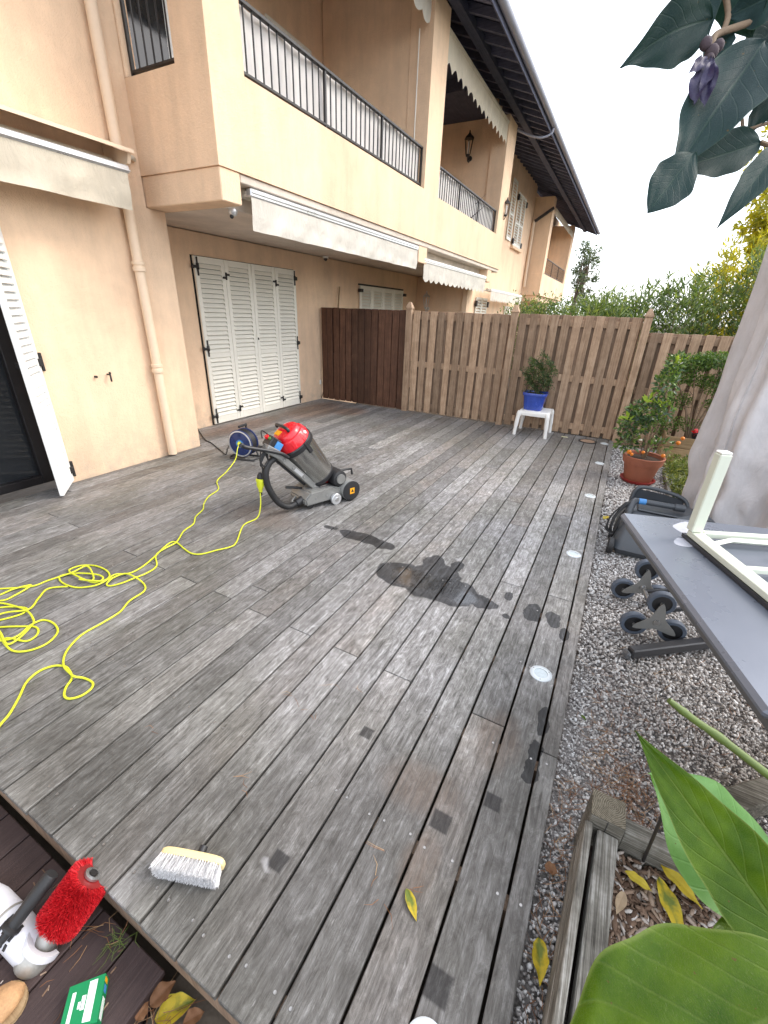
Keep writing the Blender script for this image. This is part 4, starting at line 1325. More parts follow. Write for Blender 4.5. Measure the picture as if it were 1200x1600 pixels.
# ================================================================== STOOL AND BLUE POT
t = thing('stool', 'white plastic stool carrying the blue pot', 'stool', (-0.985, 6.70, 0))
hw = 0.21
m = MB()
m.cbox((0, 0, 0.345), (hw, hw, 0.014), 0.010)
m.build('seat', 'white_plastic', t, 40)
for sx in (-1, 1):
    for a, b in (((sx*hw*0.97, -hw*0.9, 0.315), (sx*hw*0.97, hw*0.9, 0.315)), ((-hw*0.9, sx*hw*0.97, 0.315), (hw*0.9, sx*hw*0.97, 0.315))):
        MB().bar(a, b, 0.022, 0.05, bev=0.006).build('apron', 'white_plastic', t)
    for sy in (-1, 1):
        MB().tube(smoothpath([(sx*hw*0.90, sy*hw*0.90, 0.335), (sx*hw*0.96, sy*hw*0.96, 0.30), (sx*hw*1.02, sy*hw*1.02, 0.15), (sx*hw*1.06, sy*hw*1.06, 0.0)], 4), [0.036]*5+[0.031]*4+[0.026]*4, 10).build('leg', 'white_plastic', t, 50)
t = thing('plant_pot', 'square blue glazed pot on the white stool', 'plant pot', (-1.03, 6.70, 0.36))
m = MB()
def rsq(h, n=32, p=5):
    out = []
    for i in range(n):
        a = 2*math.pi*i/n+math.pi/n
        c_, s_ = math.cos(a), math.sin(a)
        r = h/((abs(c_)**p+abs(s_)**p)**(1/p))
        out.append((r*c_, r*s_))
    return out
def loft(m, rings):
    n = len(rings[0])
    vs = [v for rg in rings for v in rg]
    fs = []
    for j in range(len(rings)-1):
        for i in range(n):
            k = (i+1) % n
            fs.append((j*n+i, j*n+k, (j+1)*n+k, (j+1)*n+i))
    fs.append(tuple(reversed(range(n))))
    fs.append(tuple(range((len(rings)-1)*n, len(rings)*n)))
    return m.add(vs, fs)
loft(m, [[(x, y, z) for x, y in rsq(h)] for h, z in ((0.125, 0), (0.132, 0.02), (0.155, 0.20), (0.168, 0.205), (0.172, 0.235), (0.168, 0.245), (0.15, 0.245), (0.145, 0.215))])
m.build('body', 'blue_glaze', t, 40)
MB().lathe([(0.138, 0.222), (0.02, 0.232)], n=20).build('soil', 'soil', t)
t = thing('potted_bush', 'small dark green bush growing in the blue pot', 'bush', (-1.03, 6.70, 0.6))
n = 2600
U = unit(rng.normal(size=(n, 3)))*np.cbrt(rng.uniform(0.05, 1, n))[:, None]
P = U*np.array([0.21, 0.19, 0.27])*(1+0.25*np.sin(U[:, :1]*7+U[:, 2:]*9))+np.array([0.0, 0, 0.24])
P[:, 2] = np.maximum(P[:, 2], -0.02-0.3*(np.abs(P[:, 0]) > 0.13))
D = U+rng.normal(0, 0.7, (n, 3))
V, F = leaf_cloud(P, D, rng.uniform(0.02, 0.045, n), 0.014)
np_mesh('foliage', V, F, 'bush', t)
m = MB()
for i in range(7):
    a = random.random()*6.28
    m.tube([(0.02*math.cos(a), 0.02*math.sin(a), 0.0), (0.08*math.cos(a), 0.08*math.sin(a), 0.2), (0.13*math.cos(a), 0.13*math.sin(a), 0.38)], [0.006, 0.004, 0.002], 5)
m.build('stems', 'twig', t)

# ================================================================== DECK SCRUBBING MACHINE
mach = thing('floor_machine', 'grey deck scrubbing machine with red vacuum head and tilted steel drum', 'cleaning machine', (-2.2, 2.85, 0), R_(-20))
def mp(m, name, mat, smooth=None, parent=None):
    return m.build(name, mat, parent or mach, smooth)
# base housing
poly = [(-0.15, 0.045), (-0.16, 0.10), (-0.10, 0.165), (0.12, 0.17), (0.24, 0.13), (0.30, 0.12), (0.30, 0.04)]
m = MB().prism(poly, (-0.135, 0, 0), (0, 1, 0), (0, 0, 1), (0.27, 0, 0))
me = m.mesh('base'); recalc(me)
bm = bmesh.new(); bm.from_mesh(me); bmesh.ops.bevel(bm, geom=bm.edges[:], offset=0.014, segments=2, affect='EDGES'); bm.to_mesh(me); bm.free()
link('base', me, 'grey_metal', mach)
# brush drum cover at the front with its side disc
mp(MB().lathe([(0.080, -0.20), (0.094, -0.19), (0.094, 0.165), (0.09, 0.17)], (0, 0.305, 0.10), (1, 0, 0), 28), 'brush_hood', 'grey_metal', 40)
dc = mp(MB().lathe([(0.092, 0), (0.092, 0.012), (0.08, 0.016)], (0.1705, 0.305, 0.10), (1, 0, 0), 28), 'side_disc', 'black_plastic', 40)
mp(MB().box(0.187, 0.189, 0.280, 0.330, 0.075, 0.13), 'warning_sticker', 'orange', None, dc)
mp(MB().prism([(0.290, 0.09), (0.322, 0.09), (0.306, 0.12)], (0.1892, 0, 0), (0, 1, 0), (0, 0, 1), (0.0006, 0, 0)), 'warning_mark', 'black_plastic', None, dc)
brs = MB()
for i in range(300):
    a = R_(200+140*random.random())
    x = random.uniform(-0.17, 0.17)
    d = Vector((0, math.cos(a), math.sin(a)))
    brs.bar(Vector((x, 0.305, 0.10))+d*0.06, Vector((x, 0.305, 0.10))+d*0.099, 0.003, 0.003)
mp(brs, 'brush', 'rubber')
for sx in (-1, 1):
    wh = mp(MB().lathe([(0.05, 0), (0.052, 0.006), (0.052, 0.026), (0.048, 0.03)], (0.14 if sx > 0 else -0.17, 0.145, 0.052), (1, 0, 0), 24), 'wheel', 'alu', 40)
    mp(MB().lathe([(0.022, 0), (0.018, 0.008)], (0.17 if sx > 0 else -0.178, 0.145, 0.052), (1, 0, 0), 14), 'hub', 'steel', 40, wh)
for sx in (-1, 1):
    mp(MB().lathe([(0.035, 0), (0.035, 0.025)], (sx*0.09-0.012, -0.09, 0.036), (1, 0, 0), 18), 'wheel', 'rubber', 40)
# motor, red bracket and front grip
mp(MB().lathe([(0.05, -0.12), (0.075, -0.11), (0.078, 0.06), (0.07, 0.09), (0.045, 0.10)], (0.04, 0.21, 0.225), (1, 0, 0), 24), 'motor', 'black_plastic', 40)
mp(MB().lathe([(0.045, 0), (0.045, 0.012)], (0.14, 0.21, 0.225), (1, 0, 0), 20), 'fan_cover', 'grey_metal', 40)
mp(MB().box(-0.08, 0.02, 0.05, 0.17, 0.16, 0.32, 0.008), 'bracket', 'dark_red')
mp(MB().tube([(0.10, 0.22, 0.29), (0.10, 0.36, 0.28), (0.10, 0.37, 0.225)], 0.011, 8), 'front_grip', 'black_plastic', 50)
# tilted column, handle
mp(MB().bar((0.03, 0.045, 0.12), (0.03, -0.36, 0.545), 0.075, 0.055, bev=0.006), 'column', 'grey_metal')
mp(MB().bar((-0.035, -0.05, 0.19), (-0.035, -0.36, 0.515), 0.03, 0.05, bev=0.005), 'column_brace', 'dark_leg')
mp(MB().bar((0.03, 0.10, 0.155), (0.03, 0.02, 0.155), 0.11, 0.05, bev=0.006), 'column_foot', 'dark_leg')
mp(MB().bar((0.03, -0.30, 0.50), (0.03, -0.44, 0.60), 0.085, 0.065, bev=0.006), 'column_head', 'grey_metal')
hd = mp(MB().tube(smoothpath([(0.085, -0.27, 0.50), (0.085, -0.33, 0.545), (0.07, -0.44, 0.585), (0.05, -0.60, 0.635), (0.045, -0.63, 0.66), (0.045, -0.64, 0.64)], 5), 0.015, 10), 'handle', 'black_plastic', 50)
mp(MB().tube([(-0.03, -0.33, 0.545), (-0.02, -0.47, 0.60)], 0.013, 8), 'handle_bar', 'black_plastic', 50)
# plates, bolts and hose clips on the machine
for yy, zz in ((-0.02, 0.188), (-0.12, 0.293), (-0.22, 0.398), (-0.30, 0.482)):
    mp(MB().lathe([(0.008, 0), (0.007, 0.006)], (0.068, yy, zz), (1, 0, 0), 8), 'bolt', 'steel', 40)
mp(MB().cbox((0.0685, -0.17, 0.346), (0.001, 0.05, 0.014), 0, Matrix.Rotation(R_(-46), 3, 'X')), 'label_plate', 'alu')
for yy in (-0.05, 0.06, 0.22):
    mp(MB().lathe([(0.007, 0), (0.006, 0.005)], (0.1355, yy, 0.10), (1, 0, 0), 8), 'bolt', 'steel', 40)
# switch box
sb = mp(MB().cbox((0.0, -0.36, 0.62), (0.055, 0.045, 0.045), 0.008, Matrix.Rotation(R_(-38), 3, 'X')), 'switch_box', 'black_plastic')
mp(MB().lathe([(0.02, 0), (0.018, 0.02)], (-0.02, -0.385, 0.66), (0, -0.5, 0.8), 12), 'red_switch', 'red_plastic', 40, sb)
mp(MB().lathe([(0.013, 0), (0.012, 0.016)], (0.025, -0.385, 0.66), (0, -0.5, 0.8), 12), 'green_switch', 'near_pale_leaf', 40, sb)
mp(MB().cbox((0.06, -0.335, 0.60), (0.006, 0.03, 0.03), 0.003, Matrix.Rotation(R_(-38), 3, 'X')), 'socket_flap', 'blue_trim', None, sb)
# vacuum drum and red head along the tilted axis
ax = Vector((-0.02, -0.21, 0.30)).normalized()
O = Vector((-0.02, 0.075, 0.27))
mp(MB().lathe([(0.10, -0.045), (0.128, -0.04), (0.139, 0.0), (0.153, 0.355), (0.153, 0.39)], O, ax, 40), 'drum', 'drum', 30)
mp(MB().lathe([(0.132, -0.048), (0.138, -0.04), (0.143, -0.01), (0.135, -0.005)], O, ax, 40), 'drum_foot', 'black_plastic', 30)
rim = mp(MB().lathe([(0.157, 0.335), (0.164, 0.342), (0.166, 0.380), (0.157, 0.390)], O, ax, 40), 'rim', 'black_plastic', 30)
hdp = [(0.155, 0.385), (0.155, 0.397), (0.146, 0.430), (0.136, 0.466), (0.133, 0.47), (0.122, 0.474), (0.116, 0.496), (0.104, 0.511), (0.074, 0.522), (0.0, 0.525)]
head = mp(MB().lathe(hdp, O, ax, 40, True, False), 'vacuum_head', 'red_plastic', 35)
u_ = ax.cross(Vector((1, 0, 0))).normalized(); r_ = Vector((1, 0, 0))
for a in (20, 85, 150, 215, 280, 340):
    d = (r_*math.cos(R_(a))+u_*math.sin(R_(a)))
    mp(MB().bar(O+ax*0.40+d*0.150, O+ax*0.468+d*0.130, 0.035, 0.016, up=d, bev=0.004), 'rib', 'red_plastic', None, head)
c_ = O+ax*0.525
mp(MB().tube(smoothpath([c_+r_*0.09, c_+r_*0.08+ax*0.028, c_+ax*0.036, c_-r_*0.08+ax*0.028, c_-r_*0.09]), 0.013, 8), 'carry_grip', 'black_plastic', 50, head)
mp(MB().bar(c_-u_*0.05+r_*0.02+ax*0.0005, c_-u_*0.05-r_*0.05+ax*0.0005, 0.045, 0.006, up=ax), 'sticker', 'orange', None, head)
d = (r_*0.75+u_*0.66).normalized()
mp(MB().lathe([(0.016, 0), (0.014, 0.01)], O+ax*0.435+d*0.143, d, 14), 'badge', 'white_plastic', 40, head)
for a in (10, 190, 100, -80):
    d = (r_*math.cos(R_(a))+u_*math.sin(R_(a)))
    mp(MB().bar(O+ax*0.40+d*0.166, O+ax*0.29+d*0.160, 0.035, 0.016, up=d, bev=0.003), 'clip', 'black_plastic', None, rim)
# corrugated suction hose from the column head to the base
hp = smoothpath([(0.02, -0.35, 0.50), (0.03, -0.42, 0.46), (0.035, -0.455, 0.38), (0.04, -0.44, 0.26), (0.045, -0.37, 0.12), (0.05, -0.28, 0.055), (0.05, -0.20, 0.065), (0.05, -0.12, 0.09)], 10)
mp(MB().tube(hp, [0.026+0.0016*(i % 2) for i in range(len(hp))], 12), 'hose', 'rubber', 70)
mp(MB().tube([(0.05, -0.20, 0.066), (0.05, -0.14, 0.085)], 0.036, 14), 'hose_cuff', 'black_plastic', 50)
mp(MB().tube([(-0.02, -0.10, 0.16), (-0.02, -0.20, 0.19), (-0.03, -0.25, 0.20)], 0.012, 8), 'pedal', 'black_plastic', 50)
mp(MB().tube(smoothpath([(-0.05, -0.05, 0.12), (-0.04, -0.16, 0.08), (-0.02, -0.2, 0.05), (0.0, -0.12, 0.04)]), 0.012, 8), 'lever', 'grey_metal', 50)
# power lead hanging to the yellow connector
mp(MB().tube(smoothpath([(0.0, -0.40, 0.62), (0.02, -0.46, 0.60), (0.04, -0.49, 0.52), (0.03, -0.475, 0.42), (0.03, -0.49, 0.345)]), 0.006, 6), 'power_lead', 'rubber', 60)
mp(MB().tube(smoothpath([c_-u_*0.06, c_-u_*0.11-ax*0.02, (-0.03, -0.42, 0.72), (-0.02, -0.43, 0.66)]), 0.005, 6), 'switch_lead', 'rubber', 60)
for k_ in range(3):
    mp(MB().tube(smoothpath([(0.05, -0.46+0.012*k_, 0.58), (0.055, -0.50, 0.52-0.02*k_), (0.05, -0.47, 0.46), (0.045, -0.43, 0.50), (0.05, -0.46+0.012*k_, 0.57)]), 0.006, 6), 'lead_loop', 'rubber', 60)

# ================================================================== CABLE REEL
reel = thing('cable_reel', 'blue plastic cable reel with black cable on the deck by the wall corner', 'cable reel', (-3.62, 3.45, 0), math.atan2(-0.98, 0.2))
ra = (1, 0, 0)
def fl(x0, x1, mat, name):
    return MB().lathe([(0.150, x0), (0.156, x0+0.003), (0.156, x1-0.003), (0.150, x1)], (0, 0, 0.185), ra, 40).build(name, mat, reel, 40)
ff = fl(0.055, 0.066, 'blue_plastic', 'flange')
fl(-0.066, -0.055, 'blue_plastic', 'flange')
MB().lathe([(0.135, 0.0), (0.148, 0.004), (0.148, 0.007), (0.135, 0.009)], (0.0662, 0, 0.185), ra, 40, False, False).build('flange_ring', 'alu', ff, 40)
for i in range(5):
    a = 2*math.pi*i/5+0.3
    MB().lathe([(0.022, 0), (0.020, 0.006), (0.012, 0.006), (0.012, 0.002)], (0.0665, 0.098*math.cos(a), 0.185+0.098*math.sin(a)), ra, 16).build('socket', 'blue_plastic', ff, 40)
MB().lathe([(0.045, 0), (0.043, 0.016), (0.028, 0.02)], (0.0665, 0, 0.185), ra, 24).build('hub', 'blue_trim', ff, 40)
for i in range(7):
    x = -0.048+0.016*i
    for rr_ in (0.128, 0.139):
        pts = [(x+0.008*(rr_ > 0.13), rr_*math.cos(a), 0.185+rr_*math.sin(a)) for a in np.linspace(0, 2*math.pi, 33)[:-1]]
        MB().tube(pts, 0.0078, 6, False, True).build('wound_cable', 'rubber', reel, 60)
MB().tube(smoothpath([(0.08, -0.14, 0.012), (0.08, 0.14, 0.012), (0.03, 0.15, 0.012), (-0.08, 0.15, 0.012), (-0.09, 0.0, 0.012), (-0.08, -0.14, 0.012)], 5, True), 0.010, 8, True, True).build('stand', 'dark_leg', reel, 60)
m = MB()
m.tube(smoothpath([(-0.082, -0.13, 0.012), (-0.084, -0.05, 0.20), (-0.08, -0.0, 0.355), (-0.075, 0.0, 0.375)]), 0.010, 8)
m.tube(smoothpath([(-0.082, 0.13, 0.012), (-0.084, 0.05, 0.20), (-0.08, 0.0, 0.355), (-0.075, 0.0, 0.375)]), 0.010, 8)
m.tube([(0.055, 0, 0.375), (-0.085, 0, 0.375)], 0.014, 10)
m.build('handle', 'black_plastic', reel, 50)
tag(MB().tube(smoothpath([(-5.587,4.348,0.008),(-4.642,3.744,0.008),(-4.38,3.636,0.008),(-4.037,3.475,0.008),(-3.876,3.403,0.008),(-4.048,3.596,0.008),(-4.218,3.822,0.008)], 6), 0.006, 6).build('supply_cable', 'rubber', None, 60), 'black cable running from the wall corner to the blue reel', 'cable')

# ================================================================== YELLOW EXTENSION CABLE
cab = wthing('extension_cable', 'long bright yellow extension cable lying in loops on the deck', 'cable', (-2.6, 1.7, 0))
pathA = [(-3.585, 3.365, 0.19), (-3.56, 3.30, 0.165), (-3.53, 3.22, 0.06)]+[(-3.438,3.002,0.007),(-3.307,2.753,0.007),(-3.129,2.605,0.007),(-3.068,2.437,0.007),(-2.977,2.304,0.007),(-2.887,2.213,0.007),(-2.824,2.086,0.007),(-2.734,1.987,0.007),(-2.696,1.866,0.007),(-2.588,1.718,0.014),(-2.572,1.617,0.018),(-2.56,1.53,0.007),(-2.436,1.443,0.007),(-2.401,1.347,0.016),(-2.412,1.273,0.018),(-2.432,1.206,0.014),(-2.473,1.155,0.007),(-2.511,1.155,0.007),(-2.528,1.206,0.016),(-2.511,1.274,0.016),(-2.421,1.28,0.02),(-2.319,1.271,0.007),(-2.252,1.224,0.007),(-2.237,1.122,0.007),(-2.19,1.034,0.007),(-2.18,0.9324,0.007),(-2.181,0.8318,0.007),(-2.151,0.7558,0.007),(-2.103,0.6962,0.007),(-2.022,0.6505,0.016),(-1.947,0.6379,0.02),(-1.906,0.6367,0.02),(-1.874,0.658,0.007),(-1.816,0.6622,0.007),(-1.786,0.6396,0.007),(-1.783,0.5956,0.007),(-1.81,0.5604,0.007),(-1.847,0.5584,0.007),(-1.889,0.5879,0.007),(-1.924,0.6324,0.007),(-1.991,0.6528,0.007),(-2.031,0.6526,0.007),(-2.074,0.6274,0.007),(-2.094,0.5757,0.007),(-2.07,0.5152,0.007),(-2.007,0.4584,0.007),(-1.944,0.3948,0.007),(-1.914,0.3482,0.007),(-1.86,0.278,0.007),(-1.898,0.2327,0.007),(-2.106,0.2485,0.007)]
pathB = [(-2.365, 2.375, 0.225), (-2.36, 2.36, 0.12), (-2.37, 2.32, 0.02)]+[(-2.386,2.181,0.007),(-2.232,1.954,0.007),(-2.216,1.879,0.007),(-2.264,1.79,0.007),(-2.309,1.703,0.007),(-2.371,1.673,0.007),(-2.462,1.687,0.007),(-2.576,1.717,0.008),(-2.629,1.707,0.007),(-2.604,1.619,0.007),(-2.546,1.501,0.007),(-2.505,1.384,0.007),(-2.505,1.3,0.007),(-2.568,1.245,0.007),(-2.54,1.183,0.016),(-2.539,1.109,0.016),(-2.614,1.049,0.007),(-2.7,1.027,0.007),(-2.789,1.033,0.007),(-2.838,1.065,0.007),(-2.772,1.125,0.014),(-2.655,1.177,0.016),(-2.575,1.175,0.018),(-2.579,1.13,0.007),(-2.661,1.107,0.018),(-2.791,1.107,0.018),(-2.865,1.13,0.007),(-2.851,1.197,0.007),(-2.767,1.241,0.007),(-2.653,1.243,0.007),(-2.574,1.21,0.007),(-2.551,1.146,0.02),(-2.682,1.091,0.02),(-2.605,1.126,0.018),(-2.684,1.172,0.018),(-2.796,1.199,0.02),(-2.799,1.112,0.018),(-2.85,0.9957,0.007),(-2.867,0.9112,0.007),(-2.993,0.806,0.007),(-3.071,0.7313,0.007),(-3.022,0.6784,0.007),(-2.86,0.7493,0.007),(-2.848,0.8153,0.007),(-2.868,0.9136,0.014),(-2.91,0.8449,0.014),(-2.925,0.7771,0.007),(-2.928,0.7086,0.007),(-2.848,0.6546,0.007),(-2.789,0.7194,0.007),(-2.73,0.7625,0.007),(-2.657,0.7882,0.007),(-2.626,0.7504,0.007),(-2.666,0.6672,0.007),(-2.718,0.6136,0.007),(-2.661,0.5805,0.007),(-2.599,0.6389,0.007),(-2.522,0.6916,0.007),(-2.441,0.7325,0.007),(-2.375,0.7064,0.007),(-2.367,0.6532,0.007),(-2.462,0.6219,0.007),(-2.494,0.5944,0.007),(-2.545,0.5747,0.007),(-2.567,0.6146,0.007),(-2.434,0.5892,0.007),(-2.337,0.5875,0.007),(-2.277,0.6324,0.007),(-2.262,0.7007,0.007),(-2.306,0.7686,0.007),(-2.392,0.7953,0.007),(-2.472,0.7823,0.007),(-2.472,0.7267,0.014),(-2.436,0.6443,0.014),(-2.482,0.5892,0.007),(-2.596,0.5549,0.007),(-2.786,0.6194,0.007),(-2.857,0.725,0.007),(-2.646,0.7739,0.016),(-2.501,0.7524,0.016),(-2.454,0.7128,0.016),(-2.409,0.6432,0.016),(-2.414,0.5925,0.014),(-2.542,0.6172,0.016),(-2.709,0.6418,0.007),(-2.699,0.7059,0.016),(-2.621,0.7861,0.018),(-2.702,0.8703,0.007),(-2.757,0.9486,0.007),(-2.671,1.014,0.016)]
MB().tube(smoothpath(pathA, 7), 0.0052, 7).build('cable', 'yellow', cab, 60)
MB().tube(smoothpath(pathB, 7), 0.0052, 7).build('cable', 'yellow', cab, 60)
m = MB().lathe([(0.010, -0.045), (0.019, -0.02), (0.021, 0.0), (0.021, 0.02)], (-3.597, 3.375, 0.20), (-0.2, 0.8, 0.1), 14)
m.build('plug', 'yellow', cab, 50)
m = MB().lathe([(0.014, -0.055), (0.018, -0.03), (0.030, 0.0), (0.031, 0.035), (0.035, 0.037), (0.035, 0.055), (0.029, 0.06)], (-2.367, 2.387, 0.285), (0.02, 0.05, 1), 16)
m.build('connector', 'yellow', cab, 40)
MB().lathe([(0.012, -0.085), (0.013, -0.055)], (-2.367, 2.387, 0.285), (0.02, 0.05, 1), 12).build('cable_gland', 'rubber', cab, 40)
MB().lathe([(0.026, 0.06), (0.024, 0.085), (0.010, 0.11)], (-2.367, 2.387, 0.285), (0.02, 0.05, 1), 14).build('connector_plug', 'rubber', cab, 40)

# ================================================================== SCRUBBING BRUSH
br = thing('scrubbing_brush', 'white bristled scrubbing brush head lying on its side on the deck', 'brush', (-0.828, 0.392, 0), R_(20))
br.scale = (0.88, 0.88, 0.88)
m = MB()
n = 28
pts = rsq(1.0, 40, 4)
loft(m, [[(0.118*x*s_, dy, 0.033+0.030*y*s_) for x, y in pts] for s_, dy in ((0.96, 0.0), (1.0, 0.003), (1.0, 0.017), (0.94, 0.022))])
me = m.mesh('block'); recalc(me); link('block', me, 'brush_block', br)
MB().lathe([(0.016, 0), (0.014, 0.03)], (0.02, 0.021, 0.035), (0.1, 1, 0.3), 14).build('handle_socket', 'black_plastic', br, 40)
n = 5200
bx = rng.uniform(-0.108, 0.108, n); bz = rng.uniform(0.008, 0.058, n)
tx = np.round(bx/0.0098)*0.0098; tz = np.round(bz/0.0098)*0.0098
bx = tx+rng.normal(0, 0.0018, n); bz = tz+rng.normal(0, 0.0018, n)
D = np.stack([rng.normal(0, 0.10, n)+bx*1.2, -np.ones(n), rng.normal(0, 0.10, n)+(bz-0.033)*5], -1)
D = unit(D)
L = rng.uniform(0.044, 0.054, n)[:, None]
B = np.stack([bx, np.zeros(n), np.maximum(bz, 0.006)], -1)
Sd = unit(np.cross(D, rng.normal(size=(n, 3))))*0.0007
T = B+D*L
T[:, 2] = np.maximum(T[:, 2], 0.002)
V = np.stack([B-Sd, B+Sd, T+Sd, T-Sd], 1).reshape(-1, 3)
F = (np.arange(n)*4)[:, None]+np.array([[0, 1, 2, 3]])
np_mesh('bristles', V, F, 'bristle_white', br)['kind'] = 'stuff'

# ================================================================== ANGLE SANDER WITH RED ROLLER
tl = wthing('roller_sander', 'pale power tool with red bristle roller and black side grip', 'power tool', (-1.2, 0.1, LZ))
ra_, rb_ = Vector((-1.096,0.1234,-0.075)), Vector((-1.069,0.2242,0.012))
axd = (rb_-ra_).normalized()
Lr = (rb_-ra_).length
MB().lathe([(0.046, 0), (0.046, Lr)], ra_, axd, 24).build('roller_core', 'dark_red', tl, 40)
n = 30000
h = rng.uniform(0, Lr, n); a = rng.uniform(0, 6.283, n)
q = axd.to_track_quat('Z', 'Y')
E1, E2, E3 = [np.array(q @ Vector(e)) for e in ((1, 0, 0), (0, 1, 0), (0, 0, 1))]
rd_ = np.cos(a)[:, None]*E1+np.sin(a)[:, None]*E2
P = np.array(ra_)+h[:, None]*E3+rd_*0.041
flare = (h/Lr-0.5)[:, None]*0.35
D = unit(rd_+E3*flare+rng.normal(0, 0.10, (n, 3)))
Sd = unit(np.cross(D, rng.normal(size=(n, 3))))*0.00065
T = P+D*rng.uniform(0.019, 0.0265, n)[:, None]
V = np.stack([P-Sd, P+Sd, T+Sd*0.6, T-Sd*0.6], 1).reshape(-1, 3)
F = (np.arange(n)*4)[:, None]+np.array([[0, 1, 2, 3]])
np_mesh('roller_bristles', V, F, 'bristle_red', tl)['kind'] = 'stuff'
MB().lathe([(0.024, 0.0), (0.024, 0.006), (0.015, 0.008), (0.015, 0.001)], rb_+axd*0.002, axd, 24).build('end_ring', 'steel', tl, 40)
MB().lathe([(0.012, 0.0), (0.011, 0.008)], rb_+axd*0.003, axd, 12).build('end_bolt', 'iron', tl, 40)
# gear neck, guard and pale motor casing
MB().lathe([(0.036, 0), (0.035, 0.02), (0.030, 0.035), (0.024, 0.075)], ra_-axd*0.078, axd, 24).build('gear_neck', 'tool_metal', tl, 40)
gh = ra_-axd*0.09
def E_(a_):
    return Vector(E1)*math.cos(a_)+Vector(E2)*math.sin(a_)
MB().lathe([(0.038, -0.035), (0.046, -0.02), (0.047, 0.02), (0.040, 0.03)], gh, axd, 20).build('gear_head', 'tool_metal', tl, 40)
md = Vector((-1.0, -0.02, 0.10)).normalized()
MB().lathe([(0.036, -0.01), (0.046, 0.02), (0.048, 0.10), (0.046, 0.22), (0.038, 0.26), (0.03, 0.32)], gh+Vector((0, 0, 0.012)), md, 22).build('casing', 'tool_white', tl, 40)
gp = Vector((-1.17, 0.035, LZ+0.035))
MB().prism([(0.055*math.cos(t_), 0.055*math.sin(t_)) for t_ in np.linspace(-0.4, 3.6, 18)]+[(0.04*math.cos(t_), 0.04*math.sin(t_)) for t_ in np.linspace(3.6, -0.4, 18)], gh+axd*0.022, E1, E2, axd*0.02).build('guard', 'tool_white', tl, 40)
ga, gb = Vector((-1.183,0.0462,-0.05)), Vector((-1.164,0.1692,0.03))
gd = (gb-ga).normalized(); GL = (gb-ga).length
MB().lathe([(0.011, -0.03), (0.011, 0), (0.027, 0.002), (0.027, 0.008), (0.018, 0.012), (0.018, 0.05), (0.0205, 0.08), (0.0205, GL-0.005), (0.018, GL)], ga, gd, 20).build('side_grip', 'rubber', tl, 40)
cA_ = gh+Vector((0, 0, 0.012))
mq = md.to_track_quat('Z', 'Y')
for k_ in range(4):
    for sg in (-0.5, 0.0, 0.5):
        dv = mq @ Vector((math.cos(1.2+sg), math.sin(1.2+sg), 0))
        MB().bar(cA_+md*(0.06+0.016*k_)+dv*0.0475, cA_+md*(0.068+0.016*k_)+dv*0.0485, 0.016, 0.003, up=dv).build('vent', 'iron', tl)
MB().lathe([(0.0485, 0), (0.0495, 0.004), (0.0485, 0.008)], cA_+md*0.135, md, 22, False, False).build('seam_ring', 'tool_metal', tl, 40)
for k_ in range(4):
    a_ = 0.8+1.57*k_
    MB().lathe([(0.005, 0), (0.005, 0.004)], gh+axd*0.031+E_(a_)*0.034, axd, 8).build('screw', 'steel', tl)
MB().tube(smoothpath([(-1.27, 0.02, LZ+0.03), (-1.33, 0.0, LZ+0.02), (-1.45, 0.03, LZ+0.01)]), 0.02, 8).build('bracket_tube', 'tool_metal', tl, 50)

# green box
gbx = wthing('cardboard_box', 'small green cardboard box with white print on the lower deck', 'box', (-0.9, 0.07, LZ))
q4 = [Vector(p) for p in ((-0.9471,0.0646,-0.115), (-0.8891,0.1281,-0.115), (-0.8191,0.0616,-0.115), (-0.8895,0.0054,-0.115))]
q4 = [Vector((p.x, p.y, -0.112)) for p in q4]
bo = [Vector((p.x, p.y, LZ+0.001)) for p in q4]
m = MB().add(q4+bo, [(3, 2, 1, 0), (4, 5, 6, 7), (0, 1, 5, 4), (1, 2, 6, 5), (2, 3, 7, 6), (3, 0, 4, 7)])
me = m.mesh('carton'); recalc(me); link('carton', me, 'green_box', gbx)
def onbox(u, v, dz=0.0008):
    a = q4[0].lerp(q4[1], u); b = q4[3].lerp(q4[2], u)
    p = a.lerp(b, v)
    return Vector((p.x, p.y, p.z+dz))
def patch(name, u0, u1, v0, v1, mat):
    m = MB().add([onbox(u0, v0), onbox(u1, v0), onbox(u1, v1), onbox(u0, v1)]+[onbox(u0, v0, 0.0003), onbox(u1, v0, 0.0003), onbox(u1, v1, 0.0003), onbox(u0, v1, 0.0003)], [(3, 2, 1, 0), (4, 5, 6, 7), (0, 1, 5, 4), (1, 2, 6, 5), (2, 3, 7, 6), (3, 0, 4, 7)])
    me = m.mesh(name); recalc(me)
    return link(name, me, mat, gbx)
patch('white_label', 0.58, 0.80, 0.06, 0.94, 'white_print')
patch('print', 0.14, 0.24, 0.2, 0.95, 'white_print')
patch('print', 0.36, 0.46, 0.46, 0.62, 'white_print')
patch('print', 0.44, 0.55, 0.34, 0.66, 'white_print')
def sidepatch(name, t0, t1, h0, h1, mat):
    a, b = q4[1].lerp(q4[2], t0), q4[1].lerp(q4[2], t1)
    n_ = (q4[2]-q4[1]).cross(Vector((0, 0, 1))).normalized()
    if n_.x < 0: n_ = -n_
    H_ = 0.037
    P_ = [Vector((p.x, p.y, LZ+0.001+H_*h))+n_*k_ for k_ in (0.0006, 0.0001) for p, h in ((a, h0), (b, h0), (b, h1), (a, h1))]
    me = MB().add(P_, [(0, 1, 2, 3), (7, 6, 5, 4), (0, 4, 5, 1), (1, 5, 6, 2), (2, 6, 7, 3), (3, 7, 4, 0)]).mesh(name); recalc(me)
    return link(name, me, mat, gbx)
sidepatch('print', 0.45, 0.9, 0.2, 0.75, 'white_print')
